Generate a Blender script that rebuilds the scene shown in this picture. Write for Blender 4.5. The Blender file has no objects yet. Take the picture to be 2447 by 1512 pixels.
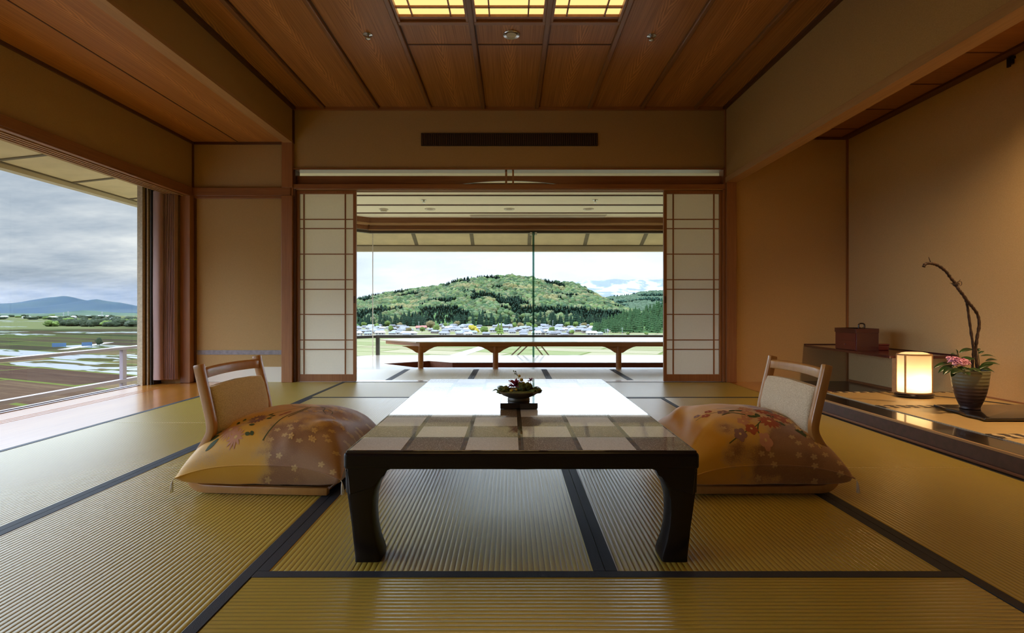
import bpy, bmesh, math, random
from mathutils import Vector, Matrix, noise
random.seed(7)
PI = math.pi
SC = bpy.context.scene
COL = SC.collection
H = 0.71            # eye height
F = 1262.0          # focal length in pixels of the 2447 px frame

def at(px, py, Y):
    return Vector(((px - 1222.0) * Y / F, Y, H - (py - 741.0) * Y / F))

# ---------------------------------------------------------------- tagging
def tag(o, label=None, cat=None, group=None, kind=None):
    if label: o['label'] = label
    if cat: o['category'] = cat
    if group: o['group'] = group
    if kind: o['kind'] = kind
    return o

def empty(name, loc=(0, 0, 0), label=None, cat=None, group=None, kind=None, rz=0):
    o = bpy.data.objects.new(name, None)
    o.empty_display_size = 0.05
    COL.objects.link(o)
    o.location = loc
    o.rotation_euler = (0, 0, rz)
    return tag(o, label, cat, group, kind)

def wloc(o):
    v = Vector((0, 0, 0))
    while o is not None:
        v += o.location
        o = o.parent
    return v

def copy_tree(o, parent=None):
    c = o.copy()
    COL.objects.link(c)
    c.parent = parent
    for ch in [x for x in bpy.data.objects if x.parent == o]:
        copy_tree(ch, c)
    return c

# ---------------------------------------------------------------- mesh builder
class MB:
    def __init__(s):
        s.v = []; s.f = []; s.m = []
    def add(s, vs, fs, m=0):
        b = len(s.v)
        s.v += [tuple(v) for v in vs]
        for f in fs:
            s.f.append(tuple(b + i for i in f)); s.m.append(m)
        return s
    def box(s, x0, y0, z0, x1, y1, z1, m=0):
        if x1 < x0: x0, x1 = x1, x0
        if y1 < y0: y0, y1 = y1, y0
        if z1 < z0: z0, z1 = z1, z0
        return s.add([(x0,y0,z0),(x1,y0,z0),(x1,y1,z0),(x0,y1,z0),(x0,y0,z1),(x1,y0,z1),(x1,y1,z1),(x0,y1,z1)],
            [(0,3,2,1),(4,5,6,7),(0,1,5,4),(1,2,6,5),(2,3,7,6),(3,0,4,7)], m)
    def prism(s, pts, ax, a, b, m=0):
        """pts = 2D outline, extruded along ax ('x': pts are (y,z); 'y': (x,z); 'z': (x,y))"""
        n = len(pts)
        def mk(p, t):
            return {'x': (t, p[0], p[1]), 'y': (p[0], t, p[1]), 'z': (p[0], p[1], t)}[ax]
        vs = [mk(p, a) for p in pts] + [mk(p, b) for p in pts]
        fs = [tuple(range(n)), tuple(range(2*n-1, n-1, -1))]
        fs += [(i, n+i, n+(i+1) % n, (i+1) % n) for i in range(n)]
        return s.add(vs, fs, m)
    def loft(s, rings, cap=True, closed=True, m=0):
        n = len(rings[0]); vs = [p for r in rings for p in r]; fs = []
        for k in range(len(rings)-1):
            for i in range(n if closed else n-1):
                j = (i+1) % n
                fs.append((k*n+i, k*n+j, (k+1)*n+j, (k+1)*n+i))
        if cap:
            fs.append(tuple(range(n-1, -1, -1)))
            fs.append(tuple((len(rings)-1)*n+i for i in range(n)))
        return s.add(vs, fs, m)
    def tube(s, pts, r, n=8, m=0, cap=True):
        pts = [Vector(p) for p in pts]
        if not hasattr(r, '__len__'): r = [r]*len(pts)
        rings = []; up = None
        for i, p in enumerate(pts):
            t = (pts[min(i+1, len(pts)-1)] - pts[max(i-1, 0)]).normalized()
            if up is None:
                up = Vector((0,0,1)) if abs(t.z) < .9 else Vector((1,0,0))
            a = t.cross(up).normalized(); up = a.cross(t).normalized()
            rings.append([p + (a*math.cos(2*PI*k/n) + up*math.sin(2*PI*k/n))*r[i] for k in range(n)])
        return s.loft(rings, cap, True, m)
    def bar(s, p0, p1, w, h, m=0):
        """rectangular bar; w across horizontally, h in the other direction"""
        p0 = Vector(p0); p1 = Vector(p1); t = (p1-p0).normalized()
        up = Vector((0,0,1)) if abs(t.z) < .95 else Vector((0,1,0))
        a = t.cross(up).normalized(); b = a.cross(t).normalized()
        rings = [[p + a*sx*w/2 + b*sy*h/2 for sx, sy in ((-1,-1),(1,-1),(1,1),(-1,1))] for p in (p0, p1)]
        return s.loft(rings, m=m)
    def lathe(s, prof, c=(0,0,0), n=32, sx=1, sy=1, m=0):
        rings = [[(c[0]+r*sx*math.cos(2*PI*k/n), c[1]+r*sy*math.sin(2*PI*k/n), c[2]+z) for k in range(n)] for r, z in prof]
        return s.loft(rings, True, True, m)
    def ribbon(s, path, w, y0, y1, m=0):
        """path = (x,z) centre line, w in-plane thickness, swept from y0 to y1"""
        P = [Vector((p[0], 0, p[1])) for p in path]; L = []; R = []
        for i, p in enumerate(P):
            t = (P[min(i+1, len(P)-1)] - P[max(i-1, 0)]).normalized()
            nrm = Vector((-t.z, 0, t.x)); ww = w[i] if hasattr(w, '__len__') else w
            L.append(p + nrm*ww/2); R.append(p - nrm*ww/2)
        rings = [[(a.x, y0, a.z), (b.x, y0, b.z), (b.x, y1, b.z), (a.x, y1, a.z)] for a, b in zip(L, R)]
        return s.loft(rings, m=m)
    def blob(s, c, r, n=10, k=7, jit=0, m=0, seed=0):
        rings = []
        rx, ry, rz = r if hasattr(r, '__len__') else (r, r, r)
        for i in range(1, k):
            th = PI*i/k; ring = []
            for j in range(n):
                ph = 2*PI*j/n
                d = Vector((math.sin(th)*math.cos(ph), math.sin(th)*math.sin(ph), math.cos(th)))
                q = 1 + jit*noise.noise(d*2.3 + Vector((seed*3.1, seed*1.7, seed)))
                ring.append((c[0]+d.x*rx*q, c[1]+d.y*ry*q, c[2]+d.z*rz*q))
            rings.append(ring)
        return s.loft(rings, m=m)
    def build(s, name, mat, parent=None, smooth=False, bevel=0, seg=2, world=True, flip=False):
        me = bpy.data.meshes.new(name)
        off = wloc(parent) if (parent is not None and world) else Vector((0,0,0))
        me.from_pydata([(v[0]-off.x, v[1]-off.y, v[2]-off.z) for v in s.v], [], s.f)
        for mm in (mat if isinstance(mat, (list, tuple)) else [mat]):
            me.materials.append(mm)
        me.polygons.foreach_set('material_index', s.m)
        bm = bmesh.new(); bm.from_mesh(me)
        bmesh.ops.recalc_face_normals(bm, faces=bm.faces)
        if bevel:
            es = [e for e in bm.edges if len(e.link_faces) == 2 and e.calc_face_angle(0) > .6]
            bmesh.ops.bevel(bm, geom=es, offset=bevel, segments=seg, affect='EDGES', profile=.5, clamp_overlap=True)
        bm.to_mesh(me); bm.free()
        if smooth:
            me.polygons.foreach_set('use_smooth', [True]*len(me.polygons))
            if smooth is not True:
                me.set_sharp_from_angle(angle=math.radians(smooth))
        me.update()
        o = bpy.data.objects.new(name, me)
        COL.objects.link(o)
        if parent is not None: o.parent = parent
        return o

def boxes(*bs):
    m = MB()
    for b in bs: m.box(*b)
    return m

def struct(name, mb, mat, label=None, cat=None, parent=None, **k):
    o = mb.build(name, mat, parent, **k)
    if parent is None: tag(o, label, cat, None, 'structure')
    return o

def smooth_path(pts, n=6):
    P = [Vector(p) for p in pts]; out = []
    for i in range(len(P)-1):
        p0 = P[max(i-1,0)]; p1 = P[i]; p2 = P[i+1]; p3 = P[min(i+2,len(P)-1)]
        for k in range(n):
            t = k/n
            out.append(.5*((2*p1)+(p2-p0)*t+(2*p0-5*p1+4*p2-p3)*t*t+(3*p1-p0-3*p2+p3)*t**3))
    out.append(P[-1]); return out

# ---------------------------------------------------------------- materials
def S(c):
    """display 0-255 -> linear"""
    return tuple(((x/255.0)/12.92 if x/255.0 <= .04045 else ((x/255.0+.055)/1.055)**2.4) for x in c)

class NT:
    def __init__(s, name, world=None):
        if world: s.t = world.node_tree; s.mat = None
        else:
            s.mat = bpy.data.materials.new(name); s.mat.use_nodes = True; s.t = s.mat.node_tree
        s.t.nodes.clear()
    def n(s, typ, ins=None, **kw):
        nd = s.t.nodes.new(typ)
        for k, v in kw.items(): setattr(nd, k, v)
        for k, v in (ins or {}).items():
            sock = nd.inputs[k]
            if isinstance(v, bpy.types.NodeSocket): s.t.links.new(v, sock)
            elif isinstance(v, (tuple, list)) and len(v) == 3 and sock.type == 'RGBA': sock.default_value = (*v, 1)
            else: sock.default_value = v
        return nd
    def math(s, op, a, b=0.0, c=None, clamp=False):
        d = {0: a, 1: b}
        if c is not None: d[2] = c
        return s.n('ShaderNodeMath', d, operation=op, use_clamp=clamp).outputs[0]
    def mix(s, f, a, b):
        nd = s.n('ShaderNodeMix', data_type='RGBA')
        for i, v in ((0, f), (6, a), (7, b)):
            sock = nd.inputs[i]
            if isinstance(v, bpy.types.NodeSocket): s.t.links.new(v, sock)
            elif isinstance(v, (tuple, list)): sock.default_value = (*v[:3], 1)
            else: sock.default_value = v
        return nd.outputs[2]
    def ramp(s, f, stops, interp='LINEAR'):
        nd = s.n('ShaderNodeValToRGB', {0: f}); r = nd.color_ramp; r.interpolation = interp
        while len(r.elements) > 1: r.elements.remove(r.elements[0])
        for i, (p, c) in enumerate(stops):
            e = r.elements[0] if i == 0 else r.elements.new(p)
            e.position = p; e.color = (*(c if hasattr(c, '__len__') else (c,c,c)), 1)
        return nd.outputs[0]
    def sstep(s, v, a, b, lo=0, hi=1):
        nd = s.n('ShaderNodeMapRange', {0: v, 1: a, 2: b, 3: lo, 4: hi}, interpolation_type='SMOOTHSTEP')
        return nd.outputs[0]
    def coord(s, scale=(1,1,1), rot=(0,0,0), which='Object'):
        tc = s.n('ShaderNodeTexCoord')
        return s.n('ShaderNodeMapping', {'Vector': tc.outputs[which], 'Scale': scale, 'Rotation': rot}).outputs[0]
    def noise(s, v, scale, detail=3, rough=.5, out=0, dist=0):
        return s.n('ShaderNodeTexNoise', {'Vector': v, 'Scale': scale, 'Detail': detail, 'Roughness': rough, 'Distortion': dist}).outputs[out]
    def bump(s, h, strength, dist=.01):
        return s.n('ShaderNodeBump', {'Height': h, 'Strength': strength, 'Distance': dist}).outputs[0]
    def out(s, sh, disp=None):
        o = s.n('ShaderNodeOutputMaterial', {0: sh}); return s.mat
    def bsdf(s, **kw):
        names = {'col': 'Base Color', 'rough': 'Roughness', 'metal': 'Metallic', 'spec': 'Specular IOR Level', 'ior': 'IOR',
                 'normal': 'Normal', 'coat': 'Coat Weight', 'coatr': 'Coat Roughness', 'coatior': 'Coat IOR', 'sss': 'Subsurface Weight',
                 'emis': 'Emission Color', 'emstr': 'Emission Strength', 'trans': 'Transmission Weight', 'sheen': 'Sheen Weight',
                 'coatn': 'Coat Normal', 'aniso': 'Anisotropic', 'alpha': 'Alpha'}
        return s.n('ShaderNodeBsdfPrincipled', {names[k]: v for k, v in kw.items()}).outputs[0]

def plain(name, col, rough=.5, metal=0, coat=0, bump=0, bscale=200, var=.0, coatior=1.5, coatr=.05, spec=.5):
    t = NT(name); v = t.coord()
    kw = dict(rough=rough, metal=metal, coat=coat, coatior=coatior, coatr=coatr, spec=spec)
    if var or bump:
        nz = t.noise(v, bscale, 4)
        kw['col'] = t.mix(t.sstep(nz, .3, .7), tuple(c*(1-var) for c in col), tuple(min(1, c*(1+var)) for c in col))
        if bump: kw['normal'] = t.bump(nz, bump, .002)
    else: kw['col'] = col
    return t.out(t.bsdf(**kw))

def wood(name, c1, c2, axis='x', rough=.45, coat=0, scale=1.0, bump=.08, coatr=.05, coatior=1.5):
    t = NT(name)
    s = {'x': (1.2, 26, 26), 'y': (26, 1.2, 26), 'z': (26, 26, 1.2)}[axis]
    v = t.coord(tuple(q*scale for q in s))
    big = t.noise(t.coord(tuple(q*scale*.12 for q in s)), 1.0, 2)
    fine = t.noise(v, 2.2, 6, .65)
    f = t.math('ADD', t.math('MULTIPLY', big, .5), t.math('MULTIPLY', fine, .5))
    return t.out(t.bsdf(col=t.ramp(f, [(.34, c1), (.66, c2)]), rough=rough, coat=coat, coatr=coatr, coatior=coatior,
                        normal=t.bump(fine, bump, .003)))

M = {}
M['plaster'] = (lambda: (lambda t: t.out(t.bsdf(
    col=t.mix(t.sstep(t.noise(t.coord((1,1,1)), 420, 3), .35, .65), (.38,.25,.115), (.48,.325,.155)), rough=.85, spec=.2,
    normal=t.bump(t.noise(t.coord((1,1,1)), 500, 2), .25, .002))))(NT('wall_cloth')))()
M['plaster_alcove'] = (lambda: (lambda t: t.out(t.bsdf(
    col=t.mix(t.sstep(t.noise(t.coord((1,1,1)), 380, 3), .35, .65), (.54,.365,.17), (.64,.45,.225)), rough=.85, spec=.2,
    normal=t.bump(t.noise(t.coord((1,1,1)), 450, 2), .3, .002))))(NT('alcove_wall_cloth')))()
M['wood_x'] = wood('reddish_cedar_x', (.20,.075,.026), (.34,.145,.055), 'x', .38)
M['wood_y'] = wood('reddish_cedar_y', (.20,.075,.026), (.34,.145,.055), 'y', .38)
M['wood_z'] = wood('reddish_cedar_z', (.22,.085,.03), (.37,.16,.062), 'z', .38)
M['pale_y'] = wood('pale_beam_y', (.34,.19,.085), (.50,.30,.14), 'y', .5)
M['pale_x'] = wood('pale_beam_x', (.34,.19,.085), (.50,.30,.14), 'x', .5)
M['dark_y'] = wood('dark_strip_y', (.07,.025,.012), (.13,.05,.022), 'y', .5)
M['dark_x'] = wood('dark_strip_x', (.07,.025,.012), (.13,.05,.022), 'x', .5)
M['batten'] = wood('ceiling_batten', (.16,.065,.022), (.26,.115,.04), 'y', .4)
M['board_floor'] = wood('polished_floor_board', (.46,.15,.014), (.64,.26,.035), 'y', .3, coat=1.0, coatr=.15, coatior=2.5, bump=.02)
M['board_floor_x'] = wood('pale_polished_board', (.62,.48,.32), (.76,.60,.42), 'x', .3, coat=1.0, coatr=.10, coatior=1.8, bump=.02)
M['chair_wood'] = wood('chair_beech', (.40,.175,.045), (.54,.27,.08), 'z', .3, coat=.6, coatr=.15, scale=.6, bump=.02)
M['pit_wood'] = wood('pit_lining', (.20,.06,.025), (.32,.11,.045), 'x', .4)
M['counter_wood'] = wood('low_table_wood', (.36,.15,.05), (.50,.24,.09), 'x', .35)
M['lacquer_black'] = plain('black_lacquer', (.010,.007,.008), .22, coat=.7, coatr=.06)
M['lacquer_table'] = plain('dark_lacquer', (.007,.0045,.006), .34, coat=.25, coatr=.12, bump=.05, bscale=40, spec=.3)
M['lacquer_brown'] = plain('brown_lacquer', (.045,.017,.020), .3, coat=.5, coatr=.1, var=.25, bscale=30)
M['lacquer_maroon'] = plain('maroon_lacquer', (.05,.008,.012), .25, coat=.8, coatr=.08)
M['lacquer_red'] = plain('red_lacquer', (.10,.012,.014), .25, coat=.8, coatr=.08)
M['edge_line'] = plain('pale_lip', (.42,.26,.12), .45)
M['white_board'] = plain('white_skirting', (.72,.68,.60), .5)
M['tape'] = plain('grey_band', (.24,.22,.25), .6, var=.15, bscale=30)
M['chrome'] = plain('chrome', (.6,.6,.6), .2, 1)
M['white_plastic'] = plain('white_plastic', (.6,.56,.46), .4)
M['vent_dark'] = plain('vent_dark', (.02,.010,.006), .6)
M['vent_fin'] = plain('vent_fin', (.10,.05,.035), .5)
M['rail_dark'] = plain('dark_rail', (.025,.02,.018), .4)
M['rail_mauve'] = plain('balcony_rail', (.30,.25,.29), .35)
M['concrete'] = plain('beige_post', (.44,.36,.25), .7, var=.12, bscale=60)
M['frame_dark'] = plain('bronze_frame', (.07,.055,.045), .35, .5)
M['cornice'] = plain('sunroom_ceiling_paint', (.90,.85,.66), .7)
M['soffit'] = plain('eave_board', (.66,.54,.32), .7, var=.08, bscale=4)
M['fascia'] = plain('eave_fascia', (.58,.50,.36), .6)
M['soffit_strip'] = plain('eave_strip', (.16,.125,.075), .6)
M['cord'] = plain('lamp_cord', (.02,.015,.012), .5)
M['branch'] = plain('bark', (.045,.022,.012), .8, bump=.8, bscale=70, var=.5)
M['leaf'] = plain('camellia_leaf', (.022,.055,.014), .3, var=.4, bscale=30)
M['pink'] = plain('pink_petal', (.86,.42,.60), .6, var=.25, bscale=60)
M['magenta'] = plain('magenta_petal', (.22,.012,.06), .6)
M['yellow'] = plain('yellow_petal', (.50,.33,.03), .5)
M['moss'] = plain('moss_green', (.10,.12,.025), .9, var=.6, bscale=160, bump=.8)
M['bowl'] = plain('bronze_glaze', (.10,.075,.045), .35, var=.3, bscale=30)
M['earth'] = plain('dark_soil', (.03,.02,.015), .9)
M['tassel'] = plain('white_thread', (.75,.70,.62), .8)
M['heri'] = plain('navy_cloth_border', (.018,.021,.030), .62, bump=.3, bscale=500)
M['screen'] = plain('chair_fabric_seat', (.5,.4,.25), .8)

def paper(name, col, tr=.5):
    t = NT(name); v = t.coord((1,1,1)); nz = t.noise(v, 60, 5)
    c = t.mix(nz, tuple(q*.93 for q in col), col)
    d = t.n('ShaderNodeBsdfDiffuse', {'Color': c}).outputs[0]
    tl = t.n('ShaderNodeBsdfTranslucent', {'Color': c}).outputs[0]
    return t.out(t.n('ShaderNodeMixShader', {0: tr, 1: d, 2: tl}).outputs[0])
M['paper'] = paper('shoji_paper', (.90,.87,.80), .62)

def glass(name, tint=(.97,.99,.98), ior=1.45):
    t = NT(name)
    tr = t.n('ShaderNodeBsdfTransparent', {0: tint}).outputs[0]
    gl = t.n('ShaderNodeBsdfGlossy', {'Roughness': .0}).outputs[0]
    g = t.n('ShaderNodeNewGeometry')
    ct = t.math('ABSOLUTE', t.n('ShaderNodeVectorMath', {0: g.outputs['Normal'], 1: g.outputs['Incoming']}, operation='DOT_PRODUCT').outputs['Value'])
    fr = t.math('ADD', .02, t.math('MULTIPLY', t.math('POWER', t.math('SUBTRACT', 1.0, ct), 5.0), .6))
    return t.out(t.n('ShaderNodeMixShader', {0: fr, 1: tr, 2: gl}).outputs[0])
M['glass'] = glass('window_glass', ior=1.25)
t = NT('green_glass_edge')
M['glass_fin'] = t.out(t.n('ShaderNodeMixShader', {0: .35, 1: t.n('ShaderNodeBsdfTransparent', {0: (.35,.55,.48)}).outputs[0],
    2: t.bsdf(col=(.04,.12,.10), rough=.1)}).outputs[0])

def emis(name, col, strength):
    t = NT(name)
    return t.out(t.n('ShaderNodeEmission', {0: col, 1: strength}).outputs[0])

# ceiling panelling with a cathedral grain down the middle of each board
def ceiling_mat(name, pitch, off, c1, c2, along='y'):
    t = NT(name); tc = t.n('ShaderNodeTexCoord')
    sp = t.n('ShaderNodeSeparateXYZ', {0: tc.outputs['Object']})
    X, Y = (sp.outputs[0], sp.outputs[1]) if along == 'y' else (sp.outputs[1], sp.outputs[0])
    fx = t.math('SUBTRACT', t.math('MULTIPLY', t.math('FRACT', t.math('DIVIDE', t.math('SUBTRACT', X, off), pitch)), pitch), pitch/2)
    bid = t.math('FLOOR', t.math('DIVIDE', t.math('SUBTRACT', X, off), pitch))
    cv = t.n('ShaderNodeCombineXYZ', {0: t.math('MULTIPLY', X, 1.0), 1: t.math('MULTIPLY', Y, .35), 2: bid}).outputs[0]
    wob = t.noise(cv, 3, 3)
    ax = t.math('ABSOLUTE', t.math('ADD', fx, t.math('MULTIPLY', t.math('SUBTRACT', wob, .5), .05)))
    ph = t.math('ADD', t.math('ADD', t.math('MULTIPLY', Y, 48), t.math('MULTIPLY', ax, 300)), t.math('MULTIPLY', wob, 34))
    sv = t.math('POWER', t.math('ADD', t.math('MULTIPLY', t.math('SINE', ph), .5), .5), 2.5)
    mask = t.sstep(ax, .075, .012)
    straight = t.noise(t.n('ShaderNodeCombineXYZ', {0: t.math('MULTIPLY', X, 150), 1: t.math('MULTIPLY', Y, 1.5), 2: bid}).outputs[0], 1, 4)
    f = t.math('ADD', t.math('MULTIPLY', t.math('MULTIPLY', sv, mask), .7), t.math('MULTIPLY', straight, .5))
    col = t.mix(t.math('MULTIPLY', t.math('MULTIPLY', sv, mask), .75), t.ramp(straight, [(.3, c1), (.75, c2)]), tuple(min(1, q*1.35) for q in c2))
    return t.out(t.bsdf(col=col, rough=.42, spec=.4))
M['ceiling'] = ceiling_mat('ceiling_cedar', .5262, -2.3828, (.25,.098,.026), (.47,.22,.078))
M['ceiling_low'] = ceiling_mat('low_ceiling_cedar', .45, -3.604, (.33,.13,.034), (.52,.24,.075))
M['ceiling_alcove'] = wood('alcove_ceiling_board', (.22,.085,.022), (.33,.14,.04), 'x', .5)

def tatami_mat(name, along, base=(.385,.268,.028), c2=(.50,.365,.060), pitch=.0155):
    t = NT(name); tc = t.n('ShaderNodeTexCoord')
    sp = t.n('ShaderNodeSeparateXYZ', {0: tc.outputs['Object']})
    A, B = (sp.outputs[0], sp.outputs[1]) if along == 'y' else (sp.outputs[1], sp.outputs[0])   # A across the ribs
    ph = t.math('MULTIPLY', A, PI/pitch)
    rib = t.math('POWER', t.math('ABSOLUTE', t.math('SINE', ph)), .55)
    straw = t.noise(t.n('ShaderNodeCombineXYZ', {0: t.math('MULTIPLY', A, 40), 1: t.math('MULTIPLY', B, 900), 2: 0.0}).outputs[0], 1, 2)
    big = t.noise(tc.outputs['Object'], 5, 4)
    col = t.mix(t.math('ADD', t.math('MULTIPLY', straw, .6), t.math('MULTIPLY', big, .4)), base, c2)
    col = t.mix(t.sstep(rib, .75, .25, 0, .55), col, tuple(q*.38 for q in base))
    hgt = t.math('ADD', rib, t.math('MULTIPLY', straw, .12))
    return t.out(t.bsdf(col=col, rough=.31, spec=1.0, ior=1.66, normal=t.bump(hgt, .75, .0024)))
M['tatami_y'] = tatami_mat('tatami_weave_y', 'y')
M['tatami_x'] = tatami_mat('tatami_weave_x', 'x')
M['toko_mat'] = tatami_mat('alcove_rush_mat', 'x', (.50,.33,.12), (.70,.50,.22), .016)
# patterned border of the alcove mat
t = NT('alcove_mat_border'); v = t.coord((1,1,1))
ck = t.n('ShaderNodeTexVoronoi', {'Vector': t.coord((1,1.0,1)), 'Scale': 30.0}, feature='F1').outputs[0]
sp = t.n('ShaderNodeSeparateXYZ', {0: v}); wv = t.math('SINE', t.math('MULTIPLY', sp.outputs[0], 95))
f = t.math('ADD', t.math('MULTIPLY', wv, .30), t.math('MULTIPLY', ck, .75))
M['toko_heri'] = t.out(t.bsdf(col=t.ramp(f, [(.42, (.05,.035,.025)), (.52, (.55,.42,.24))]), rough=.7))

def fabric(name, c1, c2):
    t = NT(name); v = t.coord()
    nz = t.noise(v, 260, 3, .7)
    return t.out(t.bsdf(col=t.ramp(nz, [(.38, c1), (.62, c2)]), rough=.85, spec=.2, sheen=.2, normal=t.bump(nz, .4, .002)))
M['back_fabric'] = fabric('cream_moquette', (.58,.47,.31), (.80,.70,.52))

def cushion_mat(name, flip):
    t = NT(name); tc = t.n('ShaderNodeTexCoord'); v = tc.outputs['Object']
    sp = t.n('ShaderNodeSeparateXYZ', {0: v})
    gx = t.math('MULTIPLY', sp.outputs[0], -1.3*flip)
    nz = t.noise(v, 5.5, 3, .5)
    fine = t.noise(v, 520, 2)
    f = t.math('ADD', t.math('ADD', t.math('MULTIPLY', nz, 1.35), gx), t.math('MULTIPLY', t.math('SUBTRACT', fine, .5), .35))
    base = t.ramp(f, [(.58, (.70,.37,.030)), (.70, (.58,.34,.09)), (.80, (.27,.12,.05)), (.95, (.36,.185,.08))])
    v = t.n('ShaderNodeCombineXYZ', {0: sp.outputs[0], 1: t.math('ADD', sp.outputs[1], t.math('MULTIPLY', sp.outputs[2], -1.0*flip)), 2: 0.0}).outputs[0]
    vor = t.n('ShaderNodeTexVoronoi', {'Vector': v, 'Scale': 20.0, 'Randomness': .75}, feature='F1', distance='EUCLIDEAN', voronoi_dimensions='2D')
    d = t.n('ShaderNodeVectorMath', {0: t.n('ShaderNodeVectorMath', {0: v, 3: 20.0}, operation='SCALE').outputs[0], 1: t.n('ShaderNodeVectorMath', {0: vor.outputs['Position'], 3: 20.0}, operation='SCALE').outputs[0]}, operation='SUBTRACT').outputs[0]
    ds = t.n('ShaderNodeSeparateXYZ', {0: d})
    ang = t.math('ARCTAN2', ds.outputs[1], ds.outputs[0])
    pet = t.math('ADD', .12, t.math('MULTIPLY', t.math('ABSOLUTE', t.math('COSINE', t.math('MULTIPLY', ang, 2.5))), .16))
    ins = t.math('LESS_THAN', vor.outputs['Distance'], pet)
    pick = t.math('GREATER_THAN', t.n('ShaderNodeSeparateColor', {0: vor.outputs['Color']}).outputs[0], .48)
    msk = t.math('MULTIPLY', t.math('MULTIPLY', ins, pick), t.sstep(f, .72, .80, 0, .6))
    col = t.mix(msk, base, (.72,.50,.20))
    speck = t.math('GREATER_THAN', t.noise(v, 380, 1), .69)
    col = t.mix(t.math('MULTIPLY', speck, .5), col, (.75,.52,.22))
    weave = t.noise(v, 700, 2)
    return t.out(t.bsdf(col=col, rough=.48, spec=.45, sheen=.3, normal=t.bump(weave, .15, .001)))
M['print_rust'] = plain('print_rust', (.40,.085,.03), .6)
M['print_pink'] = plain('print_pink', (.58,.27,.14), .6)
M['print_green'] = plain('print_green', (.06,.085,.025), .6)
M['print_cream'] = plain('print_cream', (.70,.46,.17), .6)
M['print_mauve'] = plain('print_mauve', (.26,.13,.10), .6)

# table top: six by ten chequer of silver and brown leaf under clear lacquer
t = NT('chequered_lacquer'); tc = t.n('ShaderNodeTexCoord'); v = tc.outputs['Object']
sp = t.n('ShaderNodeSeparateXYZ', {0: v})
cx = t.math('DIVIDE', t.math('ADD', sp.outputs[0], .495), .165); cy = t.math('DIVIDE', t.math('SUBTRACT', sp.outputs[1], .012), .1525)
chk = t.math('MODULO', t.math('ADD', t.math('FLOOR', cx), t.math('FLOOR', t.math('ADD', cy, 20))), 2)
gx = t.math('ABSOLUTE', t.math('SUBTRACT', t.math('FRACT', t.math('ADD', cx, .5)), .5))
gy = t.math('ABSOLUTE', t.math('SUBTRACT', t.math('FRACT', t.math('ADD', cy, .5)), .5))
inner = t.math('MULTIPLY', t.math('LESS_THAN', t.math('ABSOLUTE', sp.outputs[0]), .482), 1.0)
gap = t.math('MAXIMUM', t.math('LESS_THAN', gx, .046), t.math('LESS_THAN', gy, .014))
spk = t.noise(v, 330, 2, .8)
dark = t.mix(t.sstep(spk, .55, .66), (.17,.115,.06), (.75,.70,.60))
light = t.mix(t.sstep(spk, .35, .7), (.66,.67,.69), (.95,.96,.98))
col = t.mix(chk, light, dark)
col = t.mix(gap, col, (.05,.034,.016)); 
fr_ = t.math('MULTIPLY', inner, t.math('MULTIPLY', t.math('GREATER_THAN', cy, 0), t.math('LESS_THAN', cy, 10)))
col = t.mix(fr_, (.02,.013,.012), col)
M['chequer'] = t.out(t.bsdf(col=col, rough=t.mix(chk, (.52,)*3, (.5,)*3), spec=.6, metal=t.mix(chk, (.75,)*3, (.5,)*3), coat=1.0, coatr=.03, coatior=1.6,
    normal=t.bump(spk, .12, .001)))

# curtain
t = NT('curtain_velvet'); v = t.coord((3,3,.5))
M['curtain'] = t.out(t.n('ShaderNodeMixShader', {0: .25, 1: t.bsdf(col=t.mix(t.noise(v, 5, 5), (.36,.22,.205), (.56,.38,.36)), rough=.75, sheen=.4),
    2: t.n('ShaderNodeBsdfTranslucent', {'Color': (.55,.34,.30)}).outputs[0]}).outputs[0])
# vase glaze: green above, dark brown below (glaze colour of the pot itself), with throwing rings
t = NT('vase_glaze'); v = t.coord(); sp = t.n('ShaderNodeSeparateXYZ', {0: v})
zz = t.math('ADD', sp.outputs[2], t.math('MULTIPLY', t.noise(v, 18, 3), .02))
M['vase'] = t.out(t.bsdf(col=t.ramp(t.math('MULTIPLY', zz, 4.3), [(.30, (.045,.022,.022)), (.55, (.075,.045,.038)), (.72, (.16,.15,.085)), (.95, (.22,.22,.13))]),
    rough=.4, normal=t.bump(t.math('SINE', t.math('MULTIPLY', sp.outputs[2], 300)), .35, .002)))
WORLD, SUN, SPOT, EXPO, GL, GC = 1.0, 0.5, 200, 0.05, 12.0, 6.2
# ================================================================ THE ROOM SHELL
W = 0.95                       # tatami width
YU = [1.436 + W*k for k in range(-4, 5)]      # tatami rows, YU[4] = 1.436, YU[8] = 5.236
XL = -2.59                     # left edge of the matting
ZC = 2.716                     # main ceiling
YB = 5.24                      # wall with the sliding screens
YR = -1.6                      # wall behind the viewer

struct('floor', boxes((-2.6, YR, -.30, 3.45, 5.235, -.052)), M['board_floor'], 'timber sub-floor under the tatami mats', 'floor')
fl = boxes((-3.57, YR, -.30, -3.285, 5.30, -.001), (-3.275, YR, -.30, -3.245, 5.30, -.001), (-3.235, YR, -.30, -3.205, 5.30, -.001), (-3.195, YR, -.30, XL-.002, 5.235, -.001),
           (-3.57, YR, -.30, XL-.002, 5.235, -.006))
struct('floor', fl, M['board_floor'], 'glossy orange floor board with door grooves along the big side window', 'floor')
struct('floor', boxes((2.142, 3.98, -.051, 2.80, 5.238, 0)), M['board_floor'], 'reddish floor board at the foot of the alcove back wall', 'floor')
struct('floor', boxes((2.80, 3.98, -.051, 3.335, 5.238, .008)), M['lacquer_brown'], 'dark lacquered board below the corner shelf', 'floor')

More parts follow.
